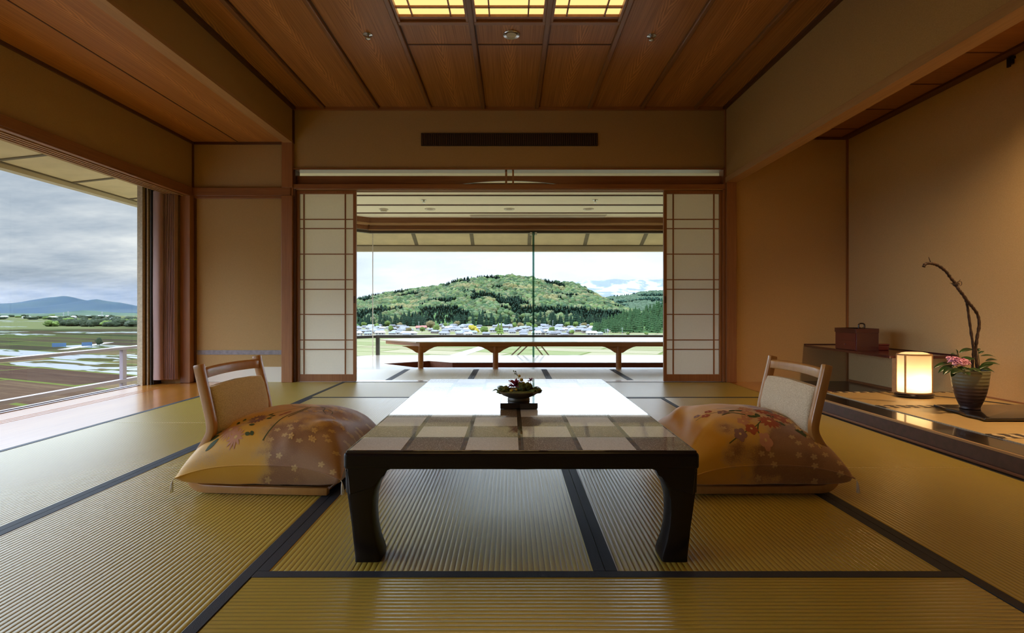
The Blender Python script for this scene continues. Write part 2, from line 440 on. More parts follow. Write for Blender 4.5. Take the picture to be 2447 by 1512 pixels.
# ---- tatami mats: x0,x1,y0,y1, rib direction
def X(k): return XL + W*k*0.9985
mats = [
 (0,1,0+2,2+2,'y','tatami mat beside the floor board, before the window, cut by the left picture edge'),
 (0,1,4,6,'y','long tatami mat beside the glossy window board, left of the left chair'),
 (0,1,6,8,'y','far tatami mat at the wall panel with the grey band'),
 (1,2,3,5,'y','large tatami mat in front of the left chair, olive and silvery'),
 (1,2,5,7,'y','tatami mat carrying the left chair and cushion'),
 (2,3,4,6,'y','tatami mat under the left half of the black table'),
 (3,4,4,6,'y','tatami mat under the right half of the black table'),
 (2,4,6,7,'x','crosswise tatami mat just behind the black table'),
 (1,3,7,8,'x','crosswise tatami mat at the left sliding screen'),
 (3,5,7,8,'x','crosswise tatami mat at the right sliding screen'),
 (4,5,5,7,'y','tatami mat beside the alcove step, behind the right chair'),
 (4,5,3,5,'y','tatami mat beside the alcove step, nearest the viewer'),
 (2,4,3,4,'x','crosswise tatami mat in front of the black table'),
]
for c0, c1, r0, r1, d, lab in mats:
    x0, x1 = X(c0)+.001, X(c1)-.001; y0, y1 = YU[r0]+.001, YU[r1]-.001
    o = boxes((x0, y0, -.05, x1, y1, 0)).build('tatami_mat', M['tatami_'+d], bevel=.0025, seg=1)
    tag(o, lab, 'tatami mat', 'tatami mats on the main floor', 'thing')
    hw = .032
    for e in (0, 1):
        if d == 'y': b = (x0, y0, -.002, x0+hw, y1, .0014) if e == 0 else (x1-hw, y0, -.002, x1, y1, .0014)
        else: b = (x0, y0, -.002, x1, y0+hw, .0014) if e == 0 else (x0, y1-hw, -.002, x1, y1, .0014)
        bd = boxes(b).build('cloth_border', M['heri'], o)
struct('floor', boxes((X(0), YR, -.05, X(1)-.001, YU[2]-.001, 0), (X(1), YR, -.05, X(5), YU[3]-.001, 0)), M['tatami_y'], 'matting behind the viewer', 'floor')
# ---- ceiling with lamp opening x -.80..775, y .95..3.66
ceil = boxes((-2.168, YR, ZC, -.806, YB, ZC+.02), (.772, YR, ZC, 2.13, YB, ZC+.02), (-.806, 3.69, ZC, .772, YB, ZC+.02), (-.806, YR, ZC, .772, .95, ZC+.02))
struct('ceiling', ceil, M['ceiling'], 'cedar board ceiling with feathery grain over the main room', 'ceiling')
for i, bx in enumerate((-1.857, -1.325, -.806, -.278, .253, .772, 1.29, 1.82)):
    struct('trim_%d' % (i+1), boxes((bx-.019, YR, ZC-.024, bx+.019, YB, ZC+.01)), M['batten'], 'round-edged cedar ceiling batten running to the screen wall', 'ceiling batten', bevel=.008)
    struct('trim_%d' % (i+31), boxes((bx+.019, YR, ZC-.003, bx+.026, YB, ZC+.005)), M['dark_y'], 'dark shadow strip beside a ceiling batten', 'ceiling batten')
struct('trim_9', boxes((-.79, 3.658, ZC-.012, .757, 3.70, ZC+.02)), M['wood_x'], 'cedar edge of the lit ceiling panel', 'ceiling trim', bevel=.004)
struct('trim_10', boxes((-.79, 3.982, ZC-.004, .757, 3.994, ZC+.005)), M['dark_x'], 'dark cross strip in front of the lit ceiling panel', 'ceiling trim')
# cornices
struct('trim_11', boxes((-2.162, 5.205, ZC-.028, 2.12, YB, ZC)), M['wood_x'], 'dark cedar cornice over the screen wall', 'cornice')
struct('trim_12', boxes((-2.162, YR, ZC-.026, -2.127, 5.205, ZC)), M['dark_y'], 'dark cedar cornice on the left beam', 'cornice')
struct('trim_13', boxes((2.085, YR, ZC-.026, 2.12, 5.205, ZC)), M['dark_y'], 'dark cedar cornice on the right upper wall', 'cornice')
# ---- left dropped beam and low ceiling
struct('wall_left_upper', boxes((-2.262, YR, 2.375, -2.162, 5.24, 2.9)), M['plaster'], 'cloth-covered drop beam between high and low ceiling', 'wall')
struct('trim_14', boxes((-2.25, YR, 2.36, -2.158, 5.24, 2.386)), M['pale_y'], 'pale wooden underside of the left drop beam', 'beam')
struct('ceiling', boxes((-3.30, YR, 2.375, -2.25, 5.24, 2.395)), M['ceiling_low'], 'lower cedar board ceiling along the side window', 'ceiling')
struct('trim_15', boxes((-2.708, YR, 2.371, -2.700, 5.24, 2.38)), M['dark_y'], 'dark joint between the low ceiling boards', 'ceiling trim')
struct('trim_16', boxes((-3.16, YR, 2.352, -3.142, 5.24, 2.376)), M['dark_y'], 'dark cornice over the side window wall', 'cornice')
struct('trim_17', boxes((-3.16, 5.222, 2.352, -2.25, 5.24, 2.376)), M['dark_x'], 'dark cornice over the narrow wall panel', 'cornice')
struct('wall_left', boxes((-3.30, YR, 1.91, -3.16, 5.24, 2.42)), M['plaster'], 'cloth-covered wall strip above the big side window', 'wall')
# lintel with three grooves
lin = boxes((-3.33, YR, 1.842, -3.135, 5.19, 1.918), (-3.175, YR, 1.827, -3.135, 5.19, 1.842))
struct('trim_18', lin, M['wood_y'], 'reddish cedar lintel over the side window', 'lintel', bevel=.003)
rl = boxes(*[(-3.33+.038*k, YR, 1.826, -3.313+.038*k, 5.19, 1.842) for k in range(4)])
struct('trim_19', rl, M['pale_y'], 'pale ridges between the lintel grooves', 'lintel')
# box above glass + wall ends
struct('wall_left_outer', boxes((-3.62, YR, 1.925, -3.30, 5.30, 2.0), (-3.62, YR, 1.915, -3.50, 5.30, 2.4), (-3.60,5.165,-.05,-3.23,5.36,2.4)), M['plaster'], 'curtain recess above the side window', 'wall')
# ---- narrow wall panel left of the screens
struct('wall_back_left', boxes((-3.30, 5.24, -.05, -2.255, 5.36, 2.42)), M['plaster'], 'sand-coloured cloth wall panel with a grey band, left of the screens', 'wall')
struct('baseboard_back', boxes((-3.145, 5.232, 0, -2.262, 5.24, .149)), M['white_board'], 'white skirting below the sand-coloured wall panel', 'skirting')
struct('trim_20', boxes((-3.13, 5.2365, .270, -2.262, 5.24, .314)), M['tape'], 'grey band across the sand-coloured wall panel', 'wall band')
struct('trim_21', boxes((-3.15, 5.20, 1.838, -2.175, 5.24, 1.918), (-3.15, 5.215, 1.815, -2.262, 5.24, 1.838)), M['wood_x'], 'cedar picture rail above the narrow wall panel', 'rail', bevel=.003)
struct('trim_22', boxes((-3.16, 5.222, 1.918, -3.148, 5.24, 2.352)), M['dark_y'], 'thin dark corner strip', 'corner strip')
struct('trim_23', boxes((-3.232, 5.15, 0, -3.135, 5.25, 1.84)), M['wood_z'], 'reddish cedar post at the end of the side window', 'post', bevel=.004)
struct('trim_24', boxes((-3.142, 5.215, 0, -3.122, 5.24, 1.82)), M['dark_y'], 'dark strip beside the window post', 'corner strip')
struct('trim_25', boxes((-2.262, 5.19, 0, -2.155, 5.345, 1.838), (-2.262, 5.195, 1.918, -2.155, 5.345, 2.375), (-2.262, 5.21, 1.83, -2.155, 5.345, 1.92)), M['wood_z'], 'reddish cedar post left of the sliding screens', 'post', bevel=.003)
struct('trim_26', boxes((-2.165, 5.21, 2.36, -2.150, 5.24, 2.70), (-2.155, 5.22, 0, -2.135, 5.33, 2.12)), M['dark_y'], 'thin dark strip beside the left screen post', 'corner strip')
struct('trim_27', boxes((2.110, 5.21, 1.9, 2.122, 5.24, 2.70),(2.097, 5.22, 0, 2.118, 5.33, 2.12)), M['wood_z'], 'thin strip beside the right screen post', 'corner strip')
struct('trim_28', boxes((2.118, 5.19, 0, 2.215, 5.345, 1.975)), M['wood_z'], 'reddish cedar post right of the sliding screens', 'post', bevel=.004)
# ---- screen wall above opening
struct('wall_back', boxes((-2.165, 5.24, 2.112, 2.122, 5.34, 2.95)), M['plaster'], 'brown cloth wall above the sliding screens with the air vent', 'wall')
struct('trim_29', boxes((-2.155, 5.215, 2.098, 2.118, 5.35, 2.114)), M['wood_x'], 'thin cedar strip over the transom gap', 'lintel')
# transom board with shallow arched cut-out
xl, xr, zb, zt = -2.155, 2.118, 1.956, 2.051
arc = [(-.545 + (1.055)*k/24, 1.960 + .042*math.sin(PI*k/24)**.8 if 0 < k < 24 else 1.956) for k in range(25)]
board = MB().prism([(xl, zt), (xl, zb)] + [(a, max(b, zb)) for a, b in arc] + [(xr, zb), (xr, zt)], 'y', 5.275, 5.295)
struct('trim_41', board, M['wood_x'], 'transom board with a long shallow arched cut-out', 'transom')
struct('trim_42', boxes((-.062, 5.25, 1.956, -.042, 5.31, 2.10), (.008, 5.25, 1.956, .026, 5.31, 2.10)), M['wood_z'], 'pair of slim posts in the middle of the transom', 'transom')
struct('trim_43', boxes((-2.155, 5.215, 1.910, 2.118, 5.345, 1.956)), M['wood_x'], 'cedar head rail carrying the sliding screens', 'lintel', bevel=.003)
struct('trim_44', boxes((-2.155, 5.235, 1.902, 2.118, 5.250, 1.912), (-2.155, 5.285, 1.902, 2.118, 5.297, 1.912), (-2.155, 5.33, 1.902, 2.118, 5.345, 1.912)), M['pale_x'], 'pale rails under the head rail', 'lintel')
struct('floor', boxes((-2.155, 5.239, -.05, 2.118, 5.262, .001), (-2.155, 5.268, -.05, 2.118, 5.29, .001), (-2.155, 5.296, -.05, 2.118, 5.362, .001), (-2.155,5.239,-.05,2.118,5.362,-.006)), M['board_floor_x'], 'polished pale threshold with door grooves', 'threshold')

# ---- right upper wall and alcove
struct('wall_right_upper', boxes((2.12, YR, 2.02, 2.215, 5.24, 2.95)), M['plaster'], 'cloth-covered upper wall over the alcove opening', 'wall')
struct('trim_45', boxes((2.112, YR, 1.968, 2.222, 5.24, 2.022)), M['pale_y'], 'pale grained beam along the alcove opening', 'beam', bevel=.002)
struct('ceiling', boxes((2.215, YR, 2.417, 3.335, 5.24, 2.44)), M['ceiling_alcove'], 'dark board ceiling of the alcove', 'ceiling')
struct('trim_46', boxes(*[(2.215, y-.004, 2.412, 3.26, y+.004, 2.42) for y in (4.968, 4.483, 3.986, 3.497, 3.0, 2.5)]), M['dark_x'], 'dark joints between alcove ceiling boards', 'ceiling trim')
struct('trim_47', boxes((3.255, YR, 2.40, 3.335, 5.24, 2.42), (2.215, 5.20, 2.40, 3.26, 5.24, 2.42)), M['dark_y'], 'dark border board around the alcove ceiling', 'cornice')
struct('wall_alcove_back', boxes((2.215, 5.24, -.05, 3.335, 5.36, 2.45)), M['plaster_alcove'], 'brown cloth back wall of the alcove', 'wall')
struct('wall_right', boxes((3.335, YR, -.05, 3.45, 5.36, 2.45)), M['plaster_alcove'], 'golden cloth side wall of the alcove', 'wall')
struct('trim_48', boxes((3.318, 5.222, .008, 3.335, 5.24, 2.40)), M['wood_z'], 'slim cedar corner strip of the alcove', 'corner strip')
struct('baseboard_right', boxes((3.325, 3.98, .008, 3.335, 5.222, .03), (3.327, YR, .10, 3.335, 3.98, .108)), M['wood_y'], 'thin wooden skirting of the alcove side wall', 'skirting')
struct('wall_behind', boxes((-3.62, YR-.12, -.05, 3.45, YR, 2.95)), M['plaster'], 'wall behind the viewer', 'wall')
struct('ceiling', boxes((-3.9, YR-.12, 2.93, 3.6, 8.3, 3.1)), M['concrete'], 'unseen roof slab added over the rooms to block the sun', 'roof')  # out-of-view slab, added to keep sunlight out of the interior

# ---- raised alcove platform
toko = empty('alcove_platform', (2.7, 2.0, 0), 'raised alcove platform with dark lacquered front beam and rush matting', 'alcove platform', kind='thing')
boxes((2.16, YR, -.05, 2.345, 3.968, .0855)).build('lacquered_beam', M['lacquer_brown'], toko, bevel=.002)
boxes((2.158, YR, .082, 2.172, 3.968, .0925)).build('pale_lip', M['edge_line'], toko)
boxes((2.172, YR, .080, 2.345, 3.968, .0935)).build('beam_top', M['lacquer_black'], toko)
boxes((2.15, YR, 0, 2.163, 3.968, .014)).build('foot_strip', M['wood_y'], toko, bevel=.003)
boxes((2.345, YR, .0, 3.327, 3.968, .098)).build('rush_matting', M['toko_mat'], toko)
for y, bw in ((3.966, .045), (3.405, .095), (2.615, .095), (1.825, .095)):
    boxes((2.345, y-bw, .096, 3.327, y, .0992)).build('patterned_border', M['toko_heri'], toko)
boxes((2.86, 3.925, .098, 2.905, 3.97, .35)).build('shelf_post', M['pale_x'], toko, bevel=.002)

shelf = empty('corner_shelf', (3.07, 4.6, .35), 'dark lacquered corner shelf on the alcove wall', 'shelf', kind='thing')
MB().prism([(2.84, 3.965), (3.328, 3.93), (3.328, 5.236), (2.90, 5.236)], 'z', .348, .370).build('shelf_board', M['lacquer_maroon'], shelf, bevel=.005)
boxes((2.90, 5.225, .368, 3.328, 5.237, .378), (3.317, 3.94, .368, 3.328, 5.225, .378)).build('rear_lip', M['lacquer_maroon'], shelf)

# picture hook high on the alcove wall
hk = boxes((3.30, 3.50, 2.345, 3.334, 3.52, 2.385), (3.30, 3.50, 2.325, 3.312, 3.52, 2.352), (3.31, 3.49, 2.375, 3.334, 3.53, 2.392)).build('hanging_hook', M['vent_dark'])
tag(hk, 'small black hook high on the golden alcove wall', 'hook', kind='thing')

# ---- big side window (x = -3.58)
wn = MB().box(-3.532, YR, -.001, -3.527, 4.995, 1.918)
o = struct('window_1', wn, M['glass'], 'large clear pane of the side window', 'window')
struct('trim_50', boxes((-3.575, YR, -.02, -3.545, 5.0, .010), (-3.545, YR, -.02, -3.51, 5.0, .004)), M['rail_mauve'], 'grey sill channel of the side window', 'window sill')
struct('trim_51', boxes((-3.536, 4.99, -.02, -3.487, 5.16, 1.95)), M['concrete'], 'beige outer jamb of the side window', 'window jamb')
struct('trim_52', boxes((-3.487, 5.03, 0, -3.462, 5.16, 1.9), (-3.462, 5.045, 0, -3.444, 5.16, 1.9), (-3.444, 5.035, 0, -3.434, 5.16, 1.9), (-3.434,5.05,0,-3.422,5.16,1.9)), M['frame_dark'], 'dark bronze window frame with grooves', 'window frame')
struct('trim_53', boxes((-3.466, 5.02, 0, -3.456, 5.045, 1.9)), M['concrete'], 'pale metal strip on the window frame', 'window frame')

# ---- curtain stacked at the window end
def curtain_mesh():
    m = MB(); P = []
    # bright outermost fold facing the room, then a bundle of tight pleats
    path = [(-3.415, 5.10), (-3.425, 5.05), (-3.40, 5.025), (-3.36, 5.022), (-3.34, 5.04), (-3.338, 5.10)]
    for k in range(7):
        x = -3.330 + .0150*k
        path += [(x, 5.125), (x+.005, 5.10), (x+.006, 5.07), (x+.009, 5.062), (x+.011, 5.08), (x+.012, 5.11)]
    path = smooth_path([(a, b, 0) for a, b in path], 3)
    rings = []
    for j in range(13):
        z = .045 + 1.80*j/12; sp = 1 + .10*math.sin(j*.5)*.3
        rings.append([(p.x + .0015*math.sin(j*.9+i*.15), p.y + .003*math.sin(j*.6+i*.1), z) for i, p in enumerate(path)])
    n = len(path); vs = [p for r in rings for p in r]; fs = []
    for k in range(len(rings)-1):
        for i in range(n-1): fs.append((k*n+i, k*n+i+1, (k+1)*n+i+1, (k+1)*n+i))
    m.add(vs, fs)
    return m
cu = empty('curtain', (-3.42, 5.05, .04), 'dusty pink velvet curtain gathered at the end of the side window', 'curtain', kind='thing')
cf = curtain_mesh().build('curtain_fabric', M['curtain'], cu, smooth=True)
boxes((-3.44, 3.8, 1.865, -3.34, 5.15, 1.88)).build('curtain_track', M['frame_dark'], cu)

# ---- balcony rails outside the side window
rail = empty('balcony_railing', (-4.5, 2, -.1), 'low mauve-grey two-bar railing outside the side window', 'railing', kind='thing')
boxes((-4.54, -2.0, .255, -4.46, 7.2, .287)).build('top_bar', M['rail_mauve'], rail, bevel=.004)
boxes((-4.53, -2.0, -.125, -4.47, 7.2, -.085)).build('lower_bar', M['rail_mauve'], rail, bevel=.004)
for y in (6.12, 3.6, 1.0, -1.4):
    boxes((-4.52, y-.03, -.6, -4.48, y+.03, .256)).build('rail_post', M['rail_mauve'], rail)
struct('floor', boxes((-4.6, -2.2, -.75, -3.72, 9.2, -.6), (-4.6, 8.4, -.75, 4, 9.2, -.6)), M['concrete'], 'outer ledge of the building', 'ledge')

# ================================================================ EAVES
inner = [(-3.66, -2.2, 2.08), (-3.66, 6.95, 2.08), (-2.25, 8.28, 2.06), (4.2, 8.28, 2.06)]
outer = [(-4.42, -2.2, 1.995), (-4.42, 7.25, 1.995), (-2.75, 8.88, 1.80), (4.2, 8.88, 1.80)]
m = MB()
for k in range(3):
    a, b, c, d = inner[k], inner[k+1], outer[k+1], outer[k]
    m.loft([[a, b, c, d], [(p[0], p[1], p[2]+.10) for p in (a, b, c, d)]])
struct('ceiling', m, M['soffit'], 'beige panelled eave outside the glazing', 'eave')
m = MB()
for k in range(3):
    a, b = outer[k], outer[k+1]
    def o2(p, i): 
        return (p[0]-.10, p[1]) if i == 0 else ((p[0]-.08, p[1]+.04) if i == 1 else ((p[0]-.03, p[1]+.10) if i == 2 else (p[0], p[1]+.11)))
    a2, b2 = o2(a, k), o2(b, k+1)
    def dz(i): return .05 if i < 2 else .10
    m.loft([[(a[0], a[1], a[2]-dz(k)), (b[0], b[1], b[2]-dz(k+1)), (b2[0], b2[1], b[2]-dz(k+1)), (a2[0], a2[1], a[2]-dz(k))],
            [(a[0], a[1], a[2]+.15), (b[0], b[1], b[2]+.15), (b2[0], b2[1], b[2]+.15), (a2[0], a2[1], a[2]+.15)]])
struct('trim_55', m, M['fascia'], 'pale fascia along the edge of the eave', 'fascia')
m = MB()
for x in (-1.588, -.647, .30, 1.233, 2.18, 3.12):
    m.loft([[(x-.03, 8.30, 2.035), (x+.03, 8.30, 2.035), (x+.03, 8.875, 1.796), (x-.03, 8.875, 1.796)], [(x-.03, 8.30, 2.06), (x+.03, 8.30, 2.06), (x+.03, 8.875, 1.81), (x-.03, 8.875, 1.81)]])
m.bar((-4.42, 7.2, 1.99), (-3.66, 6.95, 2.075), .05, .012)
m.bar((-3.1, 8.5, 1.835), (-2.6, 7.95, 2.055), .05, .012); m.bar((-3.9, 7.75, 1.93), (-3.2, 7.37, 2.065), .05, .012)
for k in range(10):
    y = 6.10 - .79*k
    m.bar((-4.41, y, 1.993), (-3.68, y, 2.075), .035, .012)
m.box(-4.425, -2.2, 1.985, -4.405, 7.2, 1.997); m.box(-2.7, 8.865, 1.79, 4.2, 8.885, 1.803)
struct('trim_56', m, M['soffit_strip'], 'dark joint strips under the eave', 'eave strip')

# ================================================================ SUNROOM BEHIND THE SCREENS
# strip of mats
xs = [-3.4, -2.91, -2.08, -1.25, -.42, .39, 1.21, 2.02, 2.85, 3.2]
for i in range(len(xs)-1):
    x0, x1 = xs[i]+.001, xs[i+1]-.001
    if x0 < -2.95 or x1 > 3.0: kk = 'y'
    o = boxes((x0, 5.365, -.05, x1, 6.352, 0)).build('tatami_mat', M['tatami_y'], bevel=.002, seg=1)
    w_ = ['behind the left wall panel', 'behind the left sliding screen, outermost', 'showing at the left jamb', 'before the sunroom table\'s left leg', 'before the sunroom table\'s middle leg',
          'straight behind the flower bowl', 'before the sunroom table\'s right leg', 'behind the right sliding screen', 'at the right end wall'][i]
    tag(o, 'short sunroom tatami mat ' + w_, 'tatami mat', 'short tatami mats in the sunroom', 'thing')
    for b in ((x0, 5.366, -.002, x0+.032, 6.352, .0014), (x1-.032, 5.366, -.002, x1, 6.352, .0014)):
        boxes(b).build('cloth_border', M['heri'], o)
struct('floor', boxes((-3.4, 5.362, -.5, 3.2, 6.353, -.051)), M['board_floor'], 'sub-floor below the sunroom mats', 'floor')
pit = [(-1.2, 6.56), (2.6, 6.56), (2.6, 7.17), (-.81, 7.17), (-1.16, 7.42), (-1.70, 7.03)]
m = MB()
m.box(-3.4, 6.354, -.45, 3.2, 6.56, 0)
m.prism([(-3.4, 6.56), (-1.2, 6.56), (-1.70, 7.03), (-1.16, 7.42), (-3.4, 7.42)], 'z', -.45, 0)
m.prism([(-3.4, 7.42), (-1.16, 7.42), (-.81, 7.17), (3.2, 7.17), (3.2, 8.34), (-2.2, 8.34), (-3.4, 7.14)], 'z', -.45, 0)
m.box(2.6, 6.56, -.45, 3.2, 7.17, 0)
struct('floor', m, M['board_floor_x'], 'polished sunroom floor boards around the sunken foot well', 'floor')
m = MB()
n = len(pit); c = Vector((.5, 6.9, 0))
ins = []
for i, p in enumerate(pit):
    d = (Vector((p[0], p[1], 0)) - c); ins.append((p[0]-.012*(1 if d.x > 0 else -1), p[1]-.012*(1 if d.y > 0 else -1)))
for i in range(n):
    j = (i+1) % n
    m.loft([[(pit[i][0], pit[i][1], -.42), (pit[j][0], pit[j][1], -.42), (ins[j][0], ins[j][1], -.42), (ins[i][0], ins[i][1], -.42)],
            [(pit[i][0], pit[i][1], -.004), (pit[j][0], pit[j][1], -.004), (ins[j][0], ins[j][1], -.004), (ins[i][0], ins[i][1], -.004)]])
m.prism(pit, 'z', -.45, -.42)
struct('trim_57', m, M['pit_wood'], 'reddish lining of the sunken foot well', 'foot well')

# low sunroom table
st = empty('low_sunroom_table', (.5, 6.5, 0), 'long low wooden table with bracketed legs at the sunroom glass', 'table', kind='thing')
tp = [(-1.16, 6.42), (2.7, 6.42), (2.7, 7.50), (-.98, 7.50), (-1.73, 6.98)]
MB().prism(tp, 'z', .312, .326).build('tabletop', M['board_floor_x'], st)
ti = [(-1.12, 6.44), (2.68, 6.44), (2.68, 7.46), (-.96, 7.46), (-1.66, 6.98)]
MB().prism(ti, 'z', .268, .312).build('apron', M['counter_wood'], st)
for lx in (-1.116, -.195, 1.32, 2.55):
    l = MB().lathe([(.034, .0), (.034, .27)], (lx, 6.50, 0), 16)
    lg = l.build('leg', M['counter_wood'], st, smooth=40)
    br = []
    for sx in (-1, 1):
        q = [(lx+sx*.02, .27), (lx+sx*.23, .27), (lx+sx*.17, .258), (lx+sx*.10, .225), (lx+sx*.05, .19), (lx+sx*.02, .185)]
        MB().prism(q, 'y', 6.475, 6.525).build('bracket', M['counter_wood'], lg)

# sunroom ceiling
struct('ceiling', MB().prism([(-3.4, 5.345), (3.2, 5.345), (3.2, 8.30), (-2.2, 8.30), (-3.4, 7.10)], 'z', 2.13, 2.16), M['cornice'], 'cream ceiling of the sunroom', 'ceiling')
struct('trim_58', boxes(*[(-3.4, y-.016, 2.118, 3.2, y+.016, 2.132) for y in (5.92, 6.517, 7.11, 7.69)]), M['dark_x'], 'dark battens across the sunroom ceiling', 'ceiling batten')
struct('trim_59', boxes((-.62, 7.84, 2.124, 1.42, 8.08, 2.131), (-.60, 7.86, 2.118, 1.40, 7.875, 2.126), (-.60, 8.05, 2.118, 1.40, 8.065, 2.126)), M['white_plastic'], 'long slot diffuser in the sunroom ceiling', 'ceiling trim')
# beam over the glass: stepped
def over(x, y, ang=0): return (x, y)
m = boxes((-2.2, 8.10, 2.045, 3.2, 8.34, 2.135)); m.loft([[(-3.4, 6.97, z), (-2.17, 8.10, z), (-2.2, 8.36, z), (-3.4, 7.2, z)] for z in (2.045, 2.135)])
m.box(-2.2, 8.15, 1.955, 3.2, 8.34, 2.02); m.loft([[(-3.4, 7.02, z), (-2.2, 8.15, z), (-2.2, 8.36, z), (-3.4, 7.2, z)] for z in (1.955, 2.02)])
struct('trim_60', m, M['wood_x'], 'stepped cedar beam over the sunroom glass', 'beam')
m = boxes((-2.2, 8.07, 2.018, 3.2, 8.30, 2.046)); m.loft([[(-3.4, 6.93, z), (-2.17, 8.07, z), (-2.2, 8.30, z), (-3.4, 7.2, z)] for z in (2.018, 2.046)])
m.box(-2.2, 8.13, 1.942, 3.2, 8.2, 1.957)
struct('trim_61', m, M['pale_x'], 'pale ledge on the beam over the sunroom glass', 'beam')
m = boxes((-2.2, 8.17, 1.905, 3.2, 8.24, 1.943)); m.loft([[(-3.4, 7.04, z), (-2.18, 8.17, z), (-2.2, 8.24, z), (-3.4, 7.12, z)] for z in (1.905, 1.943)])
struct('trim_62', m, M['frame_dark'], 'dark metal head channel of the sunroom glass', 'window frame')
struct('wall_sunroom_right', boxes((3.2, 5.345, -.5, 3.3, 8.34, 2.3)), M['plaster'], 'end wall of the sunroom', 'wall')
struct('wall_sunroom_left', boxes((-3.5, 5.345, -.5, -3.4, 5.9, 2.3)), M['plaster'], 'left end wall of the sunroom', 'wall')
# panes
struct('window_2', boxes((-2.145, 8.195, 0, .330, 8.203, 1.91)), M['glass'], 'left front pane of the sunroom', 'window')
struct('window_3', boxes((.346, 8.195, 0, 3.2, 8.203, 1.91)), M['glass'], 'right front pane of the sunroom', 'window')
struct('window_4', MB().prism([(-2.152, 8.195), (-3.4, 7.06), (-3.4, 7.07), (-2.156, 8.203)], 'z', 0, 1.91), M['glass'], 'angled corner pane of the sunroom', 'window')
struct('window_5', boxes((-3.404, 5.9, 0, -3.398, 7.06, 1.91)), M['glass'], 'side pane of the sunroom', 'window')
fin = struct('trim_63', boxes((.325, 8.05, 0, .351, 8.19, 1.905)), M['glass_fin'], 'green-edged glass fin between the sunroom panes', 'glass fin')
struct('trim_64', boxes((.285, 8.08, 1.865, .322, 8.16, 1.905), (.354, 8.08, 1.865, .392, 8.16, 1.905)), M['chrome'], 'metal clamp at the top of the glass fin', 'clamp', bevel=.003)
struct('trim_65', boxes((-2.156, 8.188, 0, -2.145, 8.20, 1.905)), M['white_board'], 'white joint between the angled and front pane', 'window joint')

# outer railing beyond the glass
r2 = empty('terrace_railing', (.5, 8.95, -.4), 'dark terrace railing beyond the sunroom glass', 'railing', kind='thing')
m = MB().box(-2.27, 8.87, .243, 4.2, 8.93, .294); m.loft([[(-4.45, 6.9, z), (-2.27, 8.87, z), (-2.27, 8.93, z), (-4.52, 6.93, z)] for z in (.243, .290)])
m.build('top_rail', M['rail_dark'], r2)
for x in (-2.25, 3.9):
    boxes((x-.028, 8.87, -.6, x+.028, 8.93, .25)).build('rail_post', M['rail_dark'], r2)
for xa, xb in ((.30, -.26), (.40, -.16), (.30, .72), (.40, .82)):
    MB().bar((xa, 8.84, .24), (xb, 8.84, -.29), .02, .022).build('diagonal_brace', M['soffit_strip'], r2)

# ================================================================ SLIDING SCREENS
def shoji(name, x0, x1, vx, lab, hs):
    r = empty(name, ((x0+x1)/2, 5.27, 0), lab, 'sliding screen', kind='structure')
    f = MB(); y0, y1 = 5.252, 5.282
    f.box(x0, y0, .003, x0+.030, y1, 1.90); f.box(x1-.030, y0, .003, x1, y1, 1.90)
    f.box(x0+.03, y0, .003, x1-.03, y1, .072); f.box(x0+.03, y0, 1.868, x1-.03, y1, 1.90)
    f.build('screen_frame', M['wood_z'], r, bevel=.002)
    k = MB()
    for x in vx: k.box(x-.006, 5.258, .07, x+.006, 5.272, 1.87)
    for py in (524, 546, 607, 668, 691, 751, 812, 834.5):
        z = H + (741-py)*5.265/F
        k.box(x0+.03, 5.260, z-.005, x1-.03, 5.270, z+.005)
    k.build('lattice', M['wood_z'], r)
    boxes((x0+.028, 5.2725, .07, x1-.028, 5.2735, 1.87)).build('paper', M['paper'], r)
    boxes((hs-.009, 5.2505, .78, hs+.009, 5.254, .85)).build('finger_pull', M['dark_x'], r)
shoji('door_1', -2.138, -1.545, (-2.067, -1.655), 'paper sliding screen on the left side of the opening', -1.560)
shoji('door_2', 1.516, 2.100, (1.613, 2.018), 'paper sliding screen on the right side of the opening', 1.531)

# ================================================================ AIR VENT
v = empty('air_vent', (0, 5.235, 2.4), 'long dark slatted air vent in the wall above the screens', 'air vent', kind='thing')
x0, x1, z0, z1 = -.893, .855, 2.338, 2.463
boxes((x0, 5.2375, z0, x1, 5.2395, z1)).build('back_plate', M['vent_dark'], v)
boxes((x0, 5.225, z0, x1, 5.24, z0+.005), (x0, 5.225, z1-.005, x1, 5.24, z1), (x0, 5.225, z0, x0+.005, 5.24, z1), (x1-.005, 5.225, z0, x1, 5.24, z1)).build('vent_frame', M['vent_dark'], v)
nf = 94
for i in range(nf):
    x = x0+.012+(x1-x0-.024)*i/(nf-1)
    boxes((x-.0028, 5.226, z0+.005, x+.0028, 5.238, z1-.005)).build('fin', M['vent_fin'], v)

